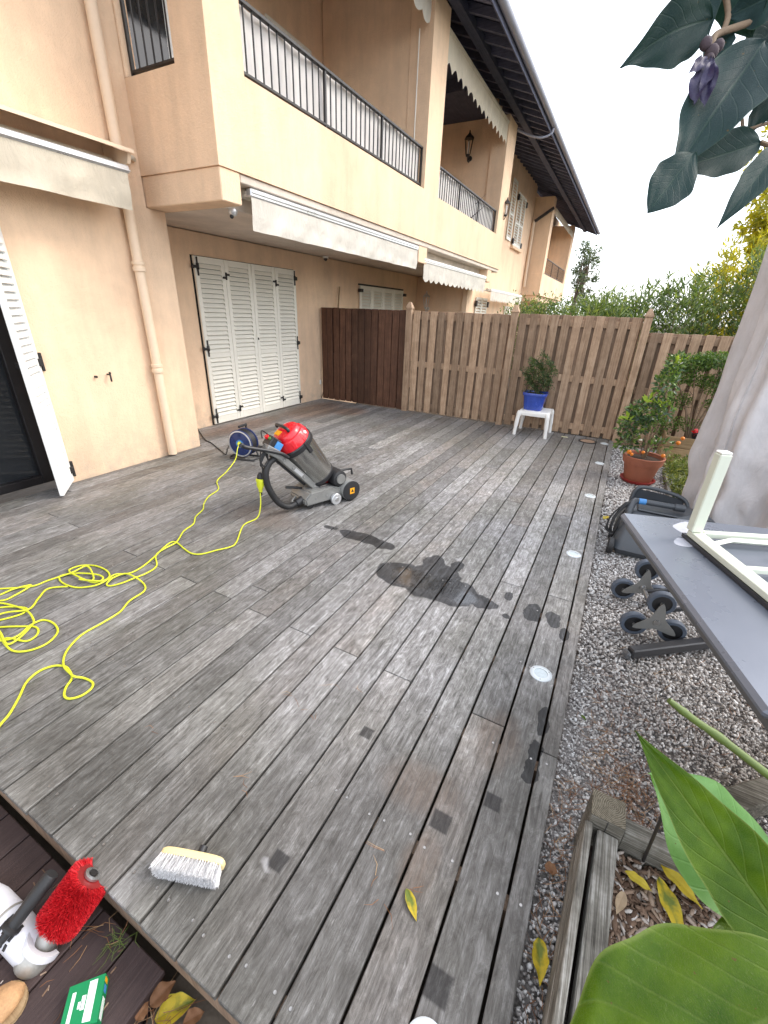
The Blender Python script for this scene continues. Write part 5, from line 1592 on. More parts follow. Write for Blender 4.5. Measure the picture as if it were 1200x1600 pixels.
sidepatch('blue_print', 0.2, 0.36, 0.3, 0.8, 'blue_trim')
sidepatch('orange_print', 0.05, 0.16, 0.3, 0.9, 'orange')
# tan scuffed toe of a shoe at the corner
sh_ = wthing('shoe', 'scuffed tan shoe toe at the bottom left corner of the photo', 'shoe', (-1.08, -0.05, LZ))
m = MB()
sp = Vector((-1.085, -0.035, LZ+0.03))
def shoe(u, v):
    a = 2*math.pi*u
    yy = -0.26+0.27*v
    wv_ = 0.045*(1-max(0, (v-0.72)/0.28)**2.2)**0.5 if v > 0.72 else 0.045-0.006*math.sin(v*4)
    hh = 0.045*(1-0.55*v)
    wv_ = max(wv_, 0.002); hh = hh if v < 0.98 else hh*0.5
    return Vector((-1.075+wv_*math.cos(a)*1.0+0.03*(1-v)*-1, 0.0+yy, LZ+0.004+max(0, hh+hh*math.sin(a))))
m.grid(shoe, 24, 18, True)
m.build('upper', 'tan', sh_, 60)
MB().prism([(0.052*math.cos(t_), 0.05*math.sin(t_)) for t_ in np.linspace(0, math.pi, 12)]+[(-0.07, -0.24), (0.0, -0.24)], (-1.077, -0.04, LZ+0.001), (1, 0, 0), (0, 1, 0), (0, 0, 0.012)).build('sole', 'crate_wood', sh_)

# ================================================================== GREY TABLE
TB = thing('folding_table', 'large grey table standing on the gravel with a cream frame on it', 'table', (0.16, 2.31, -0.05), math.atan2(-0.956, 0.294))
# local x runs along the left edge towards the camera, local y to the right (outwards is +y)
TH = 0.77
def slab(m, x0, x1, y0, y1, z0, z1, b=0.012):
    return m.box(x0, x1, y0, y1, z0, z1, b)
top = slab(MB(), 0.0, 1.225, 0.0, 1.0, TH-0.034, TH, 0.012).build('tabletop', 'table_grey', TB)
slab(MB(), 1.231, 1.85, 0.0, 1.0, TH-0.034, TH, 0.012).build('extension_leaf', 'table_edge', TB)
MB().box(0.02, 1.80, 0.03, 0.07, TH-0.075, TH-0.036, 0.004).build('edge_rail', 'table_edge', TB)
MB().box(0.03, 0.07, 0.08, 0.96, TH-0.075, TH-0.036, 0.004).build('end_rail', 'table_edge', TB)
inv = Matrix.Rotation(-math.atan2(-0.956, 0.294), 4, 'Z') @ Matrix.Translation((-0.16, -2.31, 0.05))
def tloc(p):
    return inv @ Vector(p)
f0, f1 = tloc((0.385, 2.20, -0.015)), tloc((1.05, 2.74, -0.015))
MB().bar(f0, f1, 0.05, 0.055, bev=0.006).build('foot', 'dark_leg', TB)
MB().bar(f0-(f1-f0).normalized()*0.03+Vector((0, 0, -0.012)), f0-Vector((0, 0, 0.012)), 0.052, 0.05, bev=0.012).build('foot_cap', 'table_edge', TB)
fm = f0.lerp(f1, 0.62)
MB().bar((fm.x, fm.y, 0.06), (fm.x, fm.y, TH-0.036), 0.07, 0.05, up=(1, 0, 0), bev=0.005).build('leg', 'dark_leg', TB)
g0 = Vector((1.55, 0.75, 0.03)); g1 = Vector((1.55, 1.2, 0.03))
MB().bar(g0, g1, 0.05, 0.055, bev=0.006).build('foot', 'dark_leg', TB)
MB().bar((1.55, 0.95, 0.06), (1.55, 0.95, TH-0.036), 0.07, 0.05, up=(1, 0, 0), bev=0.005).build('leg', 'dark_leg', TB)
def splash(pts, name='splash'):
    c = sum((Vector(p) for p in pts), Vector())/len(pts)
    q = [tloc(p) for p in smoothpath([(p[0], p[1], 0.7215) for p in pts], 4, True)]
    m = MB().prism([(p.x, p.y) for p in q], (0, 0, TH+0.0002), (1, 0, 0), (0, 1, 0), (0, 0, 0.0004))
    me = m.mesh(name); recalc(me)
    return link(name, me, 'splash', TB)
splash([(0.3832,2.261,0.7215),(0.4018,2.304,0.7215),(0.4343,2.349,0.7215),(0.4617,2.358,0.7215),(0.4792,2.321,0.7215),(0.4607,2.233,0.7215),(0.4328,2.2,0.7215),(0.4038,2.22,0.7215)])
splash([(0.3775,2.088,0.7215),(0.3979,2.136,0.7215),(0.4278,2.14,0.7215),(0.4534,2.101,0.7215),(0.4407,2.067,0.7215),(0.4064,2.052,0.7215),(0.3828,2.058,0.7215)])

# upturned cream frame on the table
FR = wthing('metal_frame', 'cream white metal frame lying upturned on the grey table', 'table frame', (0.436, 2.144, 0.722))
FZ0 = 0.7225
c0 = Vector((0.436, 2.150, 0)); ed = Vector((0.406, -0.914, 0)).normalized(); sd2 = Vector((0.914, 0.406, 0)).normalized()
def fp(a, b, z):
    p = c0+ed*a+sd2*b
    return Vector((p.x, p.y, FZ0+z))
MB().box(0, 0, 0, 0, 0, 0) if False else None
MB().bar(fp(-0.02, 0.005, 0.009), fp(1.0, 0.005, 0.009), 0.05, 0.016).build('rim_strip', 'dark_leg', FR)
MB().bar(fp(0.0, 0.012, 0.031), fp(1.0, 0.012, 0.031), 0.055, 0.026, bev=0.003).build('side_rail', 'cream_metal', FR)
MB().bar(fp(0.012, 0.045, 0.031), fp(0.012, 0.9, 0.031), 0.03, 0.026, bev=0.003).build('end_rail', 'cream_metal', FR)
lg = MB().bar(fp(0.012, 0.004, 0.046), fp(0.012, 0.004, 0.40), 0.048, 0.044, up=ed, bev=0.004).build('leg', 'cream_metal', FR)
MB().bar(fp(0.012, 0.004, 0.4005), fp(0.012, 0.004, 0.41), 0.046, 0.042, up=ed, bev=0.008).build('leg_cap', 'white_plastic', lg)
MB().lathe([(0.007, 0), (0.006, 0.004)], fp(0.03, 0.045, 0.036), -ed*-1, 10).build('bolt', 'steel', FR, 40)
MB().tube([fp(0.10, 0.04, 0.03), fp(0.055, 0.14, 0.03), fp(0.06, 0.24, 0.03), fp(0.06, 0.9, 0.03)], 0.013, 4).build('brace', 'cream_metal', FR)
MB().bar(fp(0.30, 0.04, 0.03), fp(0.30, 0.9, 0.03), 0.025, 0.022, bev=0.003).build('cross_bar', 'cream_metal', FR)
MB().bar(fp(0.155, 0.24, 0.03), fp(0.155, 0.9, 0.03), 0.02, 0.02, bev=0.003).build('cross_bar', 'cream_metal', FR)

# ================================================================== STAIR CLIMBING HAND TRUCK
HT = wthing('hand_truck', 'stair climbing hand truck with three wheeled stars under the grey table', 'hand truck', (0.5, 2.6, -0.05))
s1 = Vector((0.985, 0.17, 0)); nn = Vector((-0.17, 0.985, 0))
RW, RS = 0.071, 0.112
def star(c, side):
    c = Vector(c)
    for a in (90, 210, 330):
        d = s1*math.cos(R_(a))+Vector((0, 0, math.sin(R_(a))))
        w_ = c+d*RS
        wh = MB().lathe([(RW*0.70, -0.017), (RW*0.93, -0.019), (RW, -0.012), (RW, 0.012), (RW*0.93, 0.019), (RW*0.70, 0.017)], w_, nn, 32, False, False).build('wheel', 'tyre', HT, 40)
        MB().lathe([(RW*0.71, -0.012), (RW*0.3, -0.004), (RW*0.3, 0.004), (RW*0.71, 0.012)], w_, nn, 24).build('rim', 'black_plastic', wh, 40)
        MB().lathe([(0.010, -0.034), (0.010, 0.03)], w_, nn, 10).build('bolt', 'steel', wh, 40)
    # three armed plate
    pts = []
    for k_ in range(3):
        a = 90+120*k_
        for da, r in ((-8, RS*0.95), (0, RS*1.12), (8, RS*0.95), (20, RS*0.66), (60, RS*0.40), (100, RS*0.66)):
            pts.append((r*math.cos(R_(a+da)), r*math.sin(R_(a+da))))
    P2 = [c+s1*x+Vector((0, 0, y)) for x, y in pts]
    P2 = smoothpath(P2, 3, True)
    m = MB()
    nP = len(P2)
    off = -nn*0.029*side
    vs = [p+off for p in P2]+[p+off*1.2 for p in P2]+[c+off, c+off*1.2]
    fs = []
    for i in range(nP):
        j = (i+1) % nP
        fs += [(i, j, nP+j, nP+i), (2*nP, j, i), (2*nP+1, nP+i, nP+j)]
    me = m.add(vs, fs).mesh('star_plate'); recalc(me); link('star_plate', me, 'grey_metal', HT)
    MB().lathe([(0.017, 0.0), (0.015, 0.006)], c+off*1.22, -nn*side, 16).build('hub_cap', 'steel', HT, 40)
cA = Vector((0.490, 2.452, -0.05+RW+RS/2))
cB = cA+nn*0.36
star(cA, 1); star(cB, 1)
MB().tube([cA-nn*0.02, cB+nn*0.02], 0.012, 10).build('axle', 'steel', HT, 50)
for k_ in (0.08, 0.28):
    p = cA+nn*k_
    MB().tube([p, p+s1*0.35+Vector((0, 0, 0.12)), p+s1*1.1+Vector((0, 0, 0.25))], 0.013, 8).build('frame_tube', 'dark_leg', HT, 50)
MB().tube([cA+nn*0.08+s1*0.35+Vector((0, 0, 0.12)), cA+nn*0.28+s1*0.35+Vector((0, 0, 0.12))], 0.012, 8).build('frame_bar', 'dark_leg', HT, 50)

# ================================================================== CARPET CLEANER
VC = wthing('carpet_cleaner', 'dark grey carpet cleaner with hose and coiled black cord behind the table', 'vacuum cleaner', (0.5, 3.7, -0.05))
def rrect(x0, x1, y0, y1, z, r=0.05, n=5):
    out = []
    for cx, cy, a0 in ((x1-r, y1-r, 0), (x0+r, y1-r, 90), (x0+r, y0+r, 180), (x1-r, y0+r, 270)):
        for i in range(n+1):
            a = R_(a0+90*i/n)
            out.append((cx+r*math.cos(a), cy+r*math.sin(a), z))
    return out
m = MB()
loft(m, [rrect(0.27, 0.80, 3.42, 3.88, -0.045, 0.05), rrect(0.245, 0.83, 3.40, 3.92, 0.0, 0.06), rrect(0.25, 0.83, 3.45, 3.95, 0.08, 0.06), rrect(0.29, 0.82, 3.54, 3.97, 0.165, 0.05), rrect(0.31, 0.81, 3.58, 3.98, 0.225, 0.04), rrect(0.325, 0.80, 3.60, 3.97, 0.24, 0.03)])
m.build('body', 'vac_grey', VC, 45)
MB().box(0.36, 0.74, 3.66, 3.93, 0.243, 0.26, 0.008).build('lid', 'vac_grey', VC)
MB().tube(smoothpath([(0.32, 3.93, 0.20), (0.33, 3.95, 0.31), (0.40, 3.97, 0.345), (0.60, 3.97, 0.33), (0.70, 3.96, 0.29), (0.73, 3.94, 0.21)], 5), 0.016, 10).build('carry_handle', 'vac_grey', VC, 60)
MB().grid(lambda u, v: (0.33+0.36*u, 3.965+0.02*math.sin(math.pi*u), 0.21+0.115*v*(1-0.25*u)), 8, 4).build('back_panel', 'vac_grey', VC, 60)
for x in (0.212, 0.825):
    w_ = MB().lathe([(0.058, 0), (0.064, 0.006), (0.064, 0.034), (0.058, 0.04)], (x, 3.41, 0.015), (1, 0.0, 0), 28).build('wheel', 'rubber', VC, 40)
    MB().lathe([(0.03, -0.002), (0.03, 0.042)], (x, 3.41, 0.015), (1, 0, 0), 20).build('hub', 'vac_grey', w_, 40)
MB().tube(smoothpath([(0.31, 3.58, 0.14), (0.30, 3.60, 0.24), (0.315, 3.66, 0.295), (0.335, 3.70, 0.31)], 5), 0.026, 12).build('hose_elbow', 'vac_grey', VC, 60)
wn_ = MB().tube([(0.335, 3.70, 0.31), (0.42, 3.71, 0.31), (0.60, 3.735, 0.305)], 0.022, 12).build('wand', 'vac_grey', VC, 60)
MB().tube([(0.355, 3.702, 0.31), (0.405, 3.709, 0.3102)], 0.0235, 14).build('blue_collar', 'blue_trim', wn_, 60)
MB().tube([(0.60, 3.735, 0.305), (0.67, 3.745, 0.303)], 0.028, 12).build('wand_cuff', 'vac_grey', wn_, 60)
hp = smoothpath([(0.46, 3.50, 0.12), (0.52, 3.48, 0.21), (0.60, 3.50, 0.275), (0.70, 3.54, 0.31), (0.80, 3.6, 0.30), (0.9, 3.7, 0.2)], 14)
MB().tube(hp, [0.024+0.002*(i % 2) for i in range(len(hp))], 12).build('hose', 'vac_grey', VC, 70)
for i in range(9):
    dx = random.uniform(-0.01, 0.015); dz = random.uniform(-0.03, 0.02); q = random.uniform(0.0, 0.06)
    MB().tube(smoothpath([(0.315, 3.66, 0.29+dz*0.3), (0.265-dx, 3.62, 0.285+dz), (0.225-q*0.6, 3.58, 0.19), (0.215-dx-q*0.5, 3.56, 0.09+dz), (0.235, 3.555, 0.05-dz), (0.245+dx, 3.57, 0.11), (0.265, 3.61, 0.22), (0.315, 3.66, 0.285)], 6), 0.0055, 6).build('cord', 'rubber', VC, 60)
MB().cbox((0.222, 3.55, 0.035), (0.016, 0.014, 0.022), 0.004).build('cord_plug', 'rubber', VC)

# ================================================================== TALL GREY COVER
CV = wthing('furniture_cover', 'tall mauve grey fabric cover draped to the ground at the right edge', 'cover', (1.42, 4.35, -0.05))
def cover(u, v):
    a = 2*math.pi*u
    z = -0.04+2.75*v
    fold = 0.048*math.sin(a*7+0.6)+0.032*math.sin(a*13+v*1.6)+0.020*math.sin(a*23-v*2.0+math.sin(v*5))
    r = 0.565+0.055*min(1, v*3.5)-0.02*v + fold*(0.6+0.55*math.sin(math.pi*min(1, v*1.3+0.25))) 
    r += 0.012*math.sin(v*22+a*5)*(1-v)+0.014*math.sin(v*41-a*9+math.sin(a*17))*max(0, 1-2.2*v)+0.010*math.sin(v*63+a*21)*max(0, 1-2.6*v)
    if v > 0.9:
        r *= 1-((v-0.9)/0.1)**2*0.5
    return (1.36+r*math.cos(a)*(1.0), 4.32+r*math.sin(a)*1.05, z)
MB().grid(cover, 220, 90, True).build('cloth', 'cover', CV, 80)
sm = []
for i in range(60):
    v = i/59*0.9
    u = 0.585
    p = Vector(cover(u, v)); c = Vector((1.36, 4.32, p.z))
    sm.append(p+(p-c).normalized()*0.003)
MB().tube(sm, 0.006, 6).build('seam', 'cover', CV, 60)

# ================================================================== POTTED CITRUS
PT = thing('plant_pot', 'terracotta pot with dark red saucer standing on the gravel', 'plant pot', (0.435, 5.40, -0.052))
MB().lathe([(0.135, 0.02), (0.140, 0.03), (0.180, 0.215), (0.195, 0.22), (0.212, 0.30), (0.205, 0.305), (0.19, 0.30), (0.18, 0.25)], n=40).build('body', 'terracotta', PT, 35)
MB().lathe([(0.15, 0.0), (0.175, 0.025), (0.18, 0.04), (0.170, 0.04), (0.15, 0.015)], n=36).build('saucer', 'saucer', PT, 35)
MB().lathe([(0.183, 0.262), (0.05, 0.275), (0.0, 0.275)], n=24, cap1=False).build('soil', 'soil', PT)
CT = thing('citrus_tree', 'small citrus tree with orange fruits in the terracotta pot', 'citrus tree', (0.435, 5.40, 0.22))
def blob_pts(c, r, n, shell=0.35):
    u = unit(rng.normal(size=(n, 3)))
    return np.array(c)+u*np.array(r)*np.cbrt(rng.uniform(shell**3, 1, n))[:, None], u
PP, UU = [], []
for c, r, n in (((-0.10, 0, 0.50), (0.18, 0.15, 0.13), 330), ((-0.19, 0, 0.34), (0.15, 0.14, 0.14), 320), ((0.0, 0, 0.78), (0.11, 0.10, 0.17), 200), ((0.02, 0.0, 1.0), (0.06, 0.06, 0.10), 70), ((0.02, 0, 0.52), (0.13, 0.14, 0.12), 110), ((0.10, 0, 0.17), (0.16, 0.12, 0.05), 70), ((-0.20, 0, 0.15), (0.12, 0.12, 0.09), 110)):
    p, u = blob_pts(c, r, n)
    PP.append(p); UU.append(u)
P, U = np.concatenate(PP), np.concatenate(UU)
V, F = leaf_cloud(P, U*0.7+rng.normal(0, 0.6, P.shape)+np.array([0, 0, 0.1]), rng.uniform(0.045, 0.08, len(P)), rng.uniform(0.020, 0.032, len(P)), 0.15, 0.12)
np_mesh('foliage', V, F, 'citrus', CT)
# bright new shoots
p = np.concatenate([np.array([[-0.10, -0.05, 0.62]])+rng.normal(0, 0.015, (9, 3)), np.array([[0.03, -0.02, 1.02]])+rng.normal(0, 0.02, (9, 3)), np.array([[-0.27, -0.1, 0.42]])+rng.normal(0, 0.015, (7, 3)), np.array([[0.0, -0.06, 0.60]])+rng.normal(0, 0.02, (6, 3))])
V, F = leaf_cloud(p, rng.normal((0, -0.2, 0.6), (0.8, 0.5, 0.5), (len(p), 3)), rng.uniform(0.07, 0.11, len(p)), 0.032)
MT['fresh'] = mat_leaf('fresh_leaves', (0.20, 0.33, 0.03), (0.30, 0.44, 0.05), (0.42, 0.52, 0.09), 0.3)
for a_, b_ in ((0, 9), (9, 18), (18, 25), (25, 31)):
    np_mesh('new_shoot', V.reshape(-1, 5, 3)[a_:b_].reshape(-1, 3), F[:4].repeat(1, 0)[0:0] if False else np.concatenate([np.array([[0, 3, 1], [0, 2, 3], [1, 3, 4], [3, 2, 4]])+5*i for i in range(b_-a_)]), 'fresh', CT)
m = MB()
for e in ((-0.12, 0.0, 0.5), (0.03, 0.0, 0.95), (-0.2, -0.03, 0.3), (0.08, 0.02, 0.5), (0.14, -0.02, 0.25)):
    e = Vector(e)
    m.tube([(0, 0, -0.04), (e.x*0.25, e.y*0.2, e.z*0.4), e], [0.010, 0.007, 0.003], 6)
m.build('trunk', 'twig', CT, 60)
for i, p in enumerate(((-0.03, -0.15, 0.10), (0.16, -0.13, 0.09), (-0.16, -0.14, 0.08), (-0.13, -0.15, 0.06), (0.33, 0.25, 0.22), (0.30, 0.22, 0.17))):
    MB().sphere(p, 0.018+0.003*(i % 3), 12, 8).build('fruit', 'orange_fruit', CT, 60)

# ================================================================== CRATE, SHRUB, SMALL POT, GROUND COVER
CR = wthing('wooden_crate', 'pale plank planter crate behind the citrus tree', 'planter', (0.95, 6.45, -0.05))
for i, (z0, z1) in enumerate(((-0.05, 0.07), (0.075, 0.20), (0.205, 0.335))):
    MB().box(0.66, 1.35, 6.20, 6.222, z0, z1, 0.004).build('plank', 'crate_wood', CR)
    MB().box(0.66, 0.682, 6.225, 6.66, z0, z1, 0.004).build('plank', 'crate_wood', CR)
MB().box(0.685, 1.34, 6.226, 6.66, 0.15, 0.215).build('soil', 'soil', CR)
SH = wthing('shrub', 'flat topped bright green shrub with bare stems against the low fence', 'shrub', (0.95, 6.45, 0.2))
m = MB()
tips = []
for e in ((0.60, 6.45, 1.0), (0.74, 6.4, 1.15), (0.88, 6.45, 1.22), (1.0, 6.4, 1.2), (1.12, 6.45, 1.0), (1.2, 6.5, 0.85), (0.68, 6.5, 0.85)):
    e = Vector(e)
    b = Vector((0.93, 6.45, 0.2))
    k1 = b.lerp(e, 0.4)+Vector((0, 0, 0.12)); 
    pth = smoothpath([b, k1, e], 5)
    m.tube(pth, [0.014-0.010*i/(len(pth)-1) for i in range(len(pth))], 6)
    for k_ in range(4):
        q = pth[random.randint(4, len(pth)-1)]
        m.tube([q, q+Vector((random.uniform(-.15, .15), random.uniform(-.1, .1), random.uniform(0, .15)))], [0.004, 0.002], 5)
m.build('stems', 'twig', SH, 60)
PP, UU = [], []
for c, r, n in (((0.70, 6.4, 1.17), (0.27, 0.2, 0.10), 1300), ((0.98, 6.4, 1.22), (0.30, 0.2, 0.10), 1500), ((1.2, 6.4, 1.1), (0.22, 0.2, 0.14), 900), ((0.62, 6.45, 1.02), (0.2, 0.18, 0.10), 600), ((1.08, 6.45, 0.95), (0.25, 0.2, 0.13), 800), ((0.85, 6.5, 0.98), (0.2, 0.15, 0.08), 350), ((1.15, 6.45, 0.72), (0.2, 0.18, 0.09), 500), ((0.72, 6.5, 0.72), (0.14, 0.12, 0.10), 300), ((0.85, 6.5, 0.45), (0.2, 0.12, 0.09), 350), ((0.60, 6.6, 0.35), (0.15, 0.12, 0.12), 300)):
    p, u = blob_pts(c, r, n, 0.1)
    PP.append(p); UU.append(u)
P, U = np.concatenate(PP), np.concatenate(UU)
V, F = leaf_cloud(P, U*0.4+rng.normal(0, 0.8, P.shape), rng.uniform(0.022, 0.042, len(P)), rng.uniform(0.014, 0.022, len(P)))
np_mesh('foliage', V, F, 'bonsai', SH)
SP = wthing('flower_pot', 'small dark pot with red flowers behind the crate', 'flower pot', (1.03, 6.3, 0.28))
MB().lathe([(0.07, 0), (0.09, 0.09), (0.095, 0.10)], (1.02, 6.32, 0.285), n=18).build('pot', 'dark_leg', SP, 50)
P, U = blob_pts((1.02, 6.3, 0.40), (0.08, 0.07, 0.04), 60)
V, F = leaf_cloud(P, U, 0.035, 0.025)
np_mesh('flowers', V, F, 'red_plastic', SP)
GC = wthing('ground_plants', 'low green and yellow succulent plants in the bed beside the grey cover', 'plants', (0.9, 5.5, -0.05))
PP, UU = [], []
for i in range(46):
    cx, cy = random.uniform(0.74, 1.05), random.uniform(4.9, 6.1)
    p, u = blob_pts((cx, cy, 0.02+random.uniform(0, 0.10)), (0.075, 0.075, 0.075), 60, 0.3)
    PP.append(p); UU.append(u)
P, U = np.concatenate(PP), np.concatenate(UU)
V, F = leaf_cloud(P, U+np.array([0, 0, 0.3])+rng.normal(0, 0.4, P.shape), rng.uniform(0.025, 0.05, len(P)), rng.uniform(0.014, 0.024, len(P)))
np_mesh('foliage', V, F, 'ground_cover', GC)['kind'] = 'stuff'
ED = wthing('bed_edging', 'grey timber edging along the planted bed by the gravel', 'edging', (0.72, 5.4, -0.05))
for y0, y1 in ((4.75, 5.35), (5.36, 5.9)):
    MB().box(0.705, 0.735, y0, y1, -0.09, 0.025, 0.004).build('board', 'planter_wood', ED)

# ================================================================== WOODEN PLANTER, NEAR RIGHT
PL = wthing('wooden_planter', 'weathered grey timber planter box at the lower right', 'planter', (0.3, 0.9, -0.05))
MB().box(0.232, 0.330, 1.035, 1.125, -0.07, 0.205, 0.004).build('post', 'planter_wood_x', PL)
o = MB().box(-0.048, 0.048, -0.044, 0.044, -0.0015, 0.0015, 0.001).build('post_top', 'end_grain', PL)
o.location = (0.281, 1.080, 0.2075)
MB().box(0.2805, 0.283, 1.034, 1.0348, 0.10, 0.204).build('post_crack', 'iron', PL)
for z0, z1 in ((0.075, 0.175), (-0.035, 0.07)):
    MB().bar((0.2365, 1.034, (z0+z1)/2), (0.196, 0.30, (z0+z1)/2), 0.022, z1-z0, bev=0.003).build('outer_board', 'planter_wood', PL)
MB().bar((0.292, 1.032, 0.135), (0.252, 0.30, 0.135), 0.058, 0.052, bev=0.004).build('inner_rail', 'planter_wood', PL)
MB().box(0.334, 1.30, 1.055, 1.105, 0.085, 0.172, 0.004).build('cross_rail', 'planter_wood_x', PL)
MB().box(0.334, 1.30, 1.060, 1.10, -0.04, 0.08, 0.004).build('cross_rail', 'planter_wood_x', PL)
MB().box(0.262, 1.30, 0.25, 1.05, -0.05, 0.065).build('soil', 'soil', PL)
# wood chip mulch
n = 5200
xy = np.stack([rng.uniform(0.31, 0.95, n), rng.uniform(0.55, 1.05, n)], -1)
Vv, Ff = stones(np.concatenate([xy, rng.uniform(0.064, 0.082, n)[:, None]], 1), rng.uniform(0.004, 0.010, n))
VV = Vv.reshape(n, 12, 3); cc = VV.mean(1, keepdims=True)
a = rng.uniform(0, 3.14, n)
dd = np.stack([np.cos(a), np.sin(a), rng.normal(0, 0.15, n)], -1)[:, None, :]
VV = cc+(VV-cc)*np.array([1, 1, 0.35])+dd*((VV-cc)*dd).sum(-1, keepdims=True)*rng.uniform(0.6, 3.4, n)[:, None, None]
np_mesh('bark_chips', VV.reshape(-1, 3), Ff, 'chips', PL)['kind'] = 'stuff'
tag(MB().bar((0.64, 1.40, 0.0), (1.05, 1.78, 0.0), 0.085, 0.09, bev=0.006).build('timber_beam', 'planter_wood_x'), 'grey timber beam lying on the gravel at the right edge', 'beam')
tag(MB().tube([(0.4091,1.059,0.08), (0.356,0.9437,0.4527)], 0.0045, 8).build('plant_stake', 'iron'), 'thin black stake standing in the planter soil', 'stake')
# yellow and turning leaves on the mulch
def fallen(label, b, tp, wd, mat, z, nrm=(0, 0.1, 1), seed=0, grp='fallen leaves', **kw):
    me = big_leaf((*b[:2], z), (*tp[:2], z+0.004), wd, nrm, fold=kw.get('fold', 0.22), droop=kw.get('droop', 0.12), ripple=kw.get('ripple', 0.06), seed=seed, nu=16, nv=8)
    return tag(link('fallen_leaf', me, mat), label, 'leaf', grp)
fallen('yellow leaf with a curled edge on the mulch under the planter post', (0.3542,0.9902,0.09), (0.4301,0.9713,0.09), 0.032, 'yellow_leaf', 0.095, seed=1)
fallen('pale yellow leaf on the mulch touching the green one', (0.4465,1.061,0.09), (0.5501,0.9909,0.09), 0.045, 'yellow_leaf', 0.105, seed=2)
fallen('half green half yellow leaf on the mulch', (0.4451,1.022,0.09), (0.5,0.8857,0.09), 0.052, 'green_yellow_leaf', 0.095, seed=3)
fallen('deep yellow leaf on the mulch furthest to the right', (0.5934,1.059,0.09), (0.6655,1.02,0.09), 0.038, 'yellow_leaf', 0.10, seed=4)
fallen('dry beige leaf on the mulch beside the inner rail', (0.3565,0.9345,0.085), (0.3368,0.8651,0.085), 0.028, 'beige_leaf', 0.09, seed=5)
fallen('yellow green leaf lying alone on the deck boards', (-0.2169,0.6677,0.004), (-0.1569,0.6109,0.004), 0.030, 'green_yellow_leaf', 0.004, seed=6, fold=0.3, ripple=0.03)
fallen('crumpled yellow leaf on the gravel between deck and planter', (0.166,0.7639,-0.05), (0.1872,0.6641,-0.05), 0.045, 'green_yellow_leaf', -0.03, seed=7, fold=0.5, ripple=0.12)
fallen('dark red dead leaf on the gravel beside the planter', (0.15,0.9703,-0.05), (0.1956,0.9631,-0.05), 0.04, 'brown_leaf', -0.045, seed=8)
fallen('tiny yellow leaf on the gravel beside the black cord', (0.1623,4.054,-0.04), (0.206,4.145,-0.04), 0.05, 'yellow_leaf', -0.045, seed=9)
fallen('small green leaf on the gravel right of the deck edge', (0.1993,1.669,-0.05), (0.2207,1.642,-0.05), 0.014, 'near_green_leaf', -0.045, seed=10)
zz = -0.215
for i, (b, tp, wd, mt, lb) in enumerate((((-0.7337,0.1445,-0.2), (-0.6655,0.2268,-0.2), 0.065, 'green_yellow_leaf', 'yellow green dead leaf in the gap below the deck edge'), ((-0.6543,0.1747,-0.2), (-0.6197,0.2209,-0.2), 0.04, 'brown_leaf', 'dark brown dead leaf right of the yellow one below the deck edge'), ((-0.7577,0.152,-0.2), (-0.7386,0.2204,-0.2), 0.05, 'brown_leaf', 'brown dead leaf behind the yellow one below the deck edge'), ((-0.7614,0.1159,-0.2), (-0.7633,0.1559,-0.2), 0.04, 'brown_leaf', 'brown dead leaf beside the lower deck edge'))):
    fallen(lb, b, tp, wd, mt, zz+0.012*i, seed=20+i, grp='dead leaves below the deck edge', fold=0.35)
P2 = np.array([[-0.74, 0.12], [-0.72, 0.16], [-0.7, 0.1]]); P2 = np.concatenate([P2]*12)+rng.normal(0, 0.03, (36, 2))
needles('soil_needles', 'dry pine needles in the gap below the deck edge', P2, 0.09, -0.21)
P2 = rng.normal((-0.93, 0.185), (0.015, 0.02), (26, 2))
needles('needle_tuft', 'small tuft of green and brown needles on the lower deck edge', P2, 0.045, LZ+0.004, 'green_stem')
P2 = rng.normal((-1.0, 0.16), (0.09, 0.05), (16, 2)); P2[:, 1] = np.minimum(P2[:, 1], 0.19)
needles('brown_needles', 'dry brown pine needles scattered on the lower deck', P2, 0.06, LZ+0.002)

# ================================================================== NEAR PLANTS (in front of the photographer)
CAMP = Vector((0, 0, 1.6))
LP = wthing('large_leaf_plant', 'big leaved green plant growing in the planter at the lower right', 'plant', (0.55, 0.75, 0.07))
def nleaf(b, tp, wd, mat, tilt=(0, 0, 0), parent=None, name='leaf', **kw):
    b, tp = Vector(b), Vector(tp)
    nrm = (CAMP-(b+tp)/2).normalized()+Vector(tilt)
    me = big_leaf(b, tp, wd, nrm, **kw)
    return link(name, me, mat, parent)
nleaf((0.3977,0.4606,0.8617), (0.138,0.5395,1.075), 0.098, 'near_green_leaf', (-0.2, 0.1, 0.3), LP, fold=0.28, droop=0.10, ripple=0.03, seed=31, peak=0.42, nu=40, nv=16)
nleaf((0.4446,0.5456,0.7887), (0.1792,0.5547,0.9937), 0.150, 'near_pale_leaf', (0.2, 0.2, 0.2), LP, fold=0.10, droop=0.06, ripple=0.05, seed=32, peak=0.62, sharp=0.1, nu=36, nv=14)
nleaf((0.3377,0.387,1.016), (0.0981,0.1832,0.9115), 0.178, 'near_green_leaf', (0.1, 0.3, 0.3), LP, fold=0.10, droop=0.10, ripple=0.035, seed=33, peak=0.50, sharp=0.2, nu=44, nv=20)
nleaf((0.4094,0.4972,0.8488), (0.2711,0.4515,0.8738), 0.10, 'near_green_leaf', (0.2, 0.4, 0.2), LP, fold=0.2, droop=0.1, ripple=0.06, seed=34, peak=0.5, nu=30, nv=14)
MB().tube(smoothpath([(0.60, 0.72, 0.06), (0.62, 0.66, 0.6), (0.3854,0.459,0.9176)], 6), 0.009, 8).build('stem', 'green_stem', LP, 60)
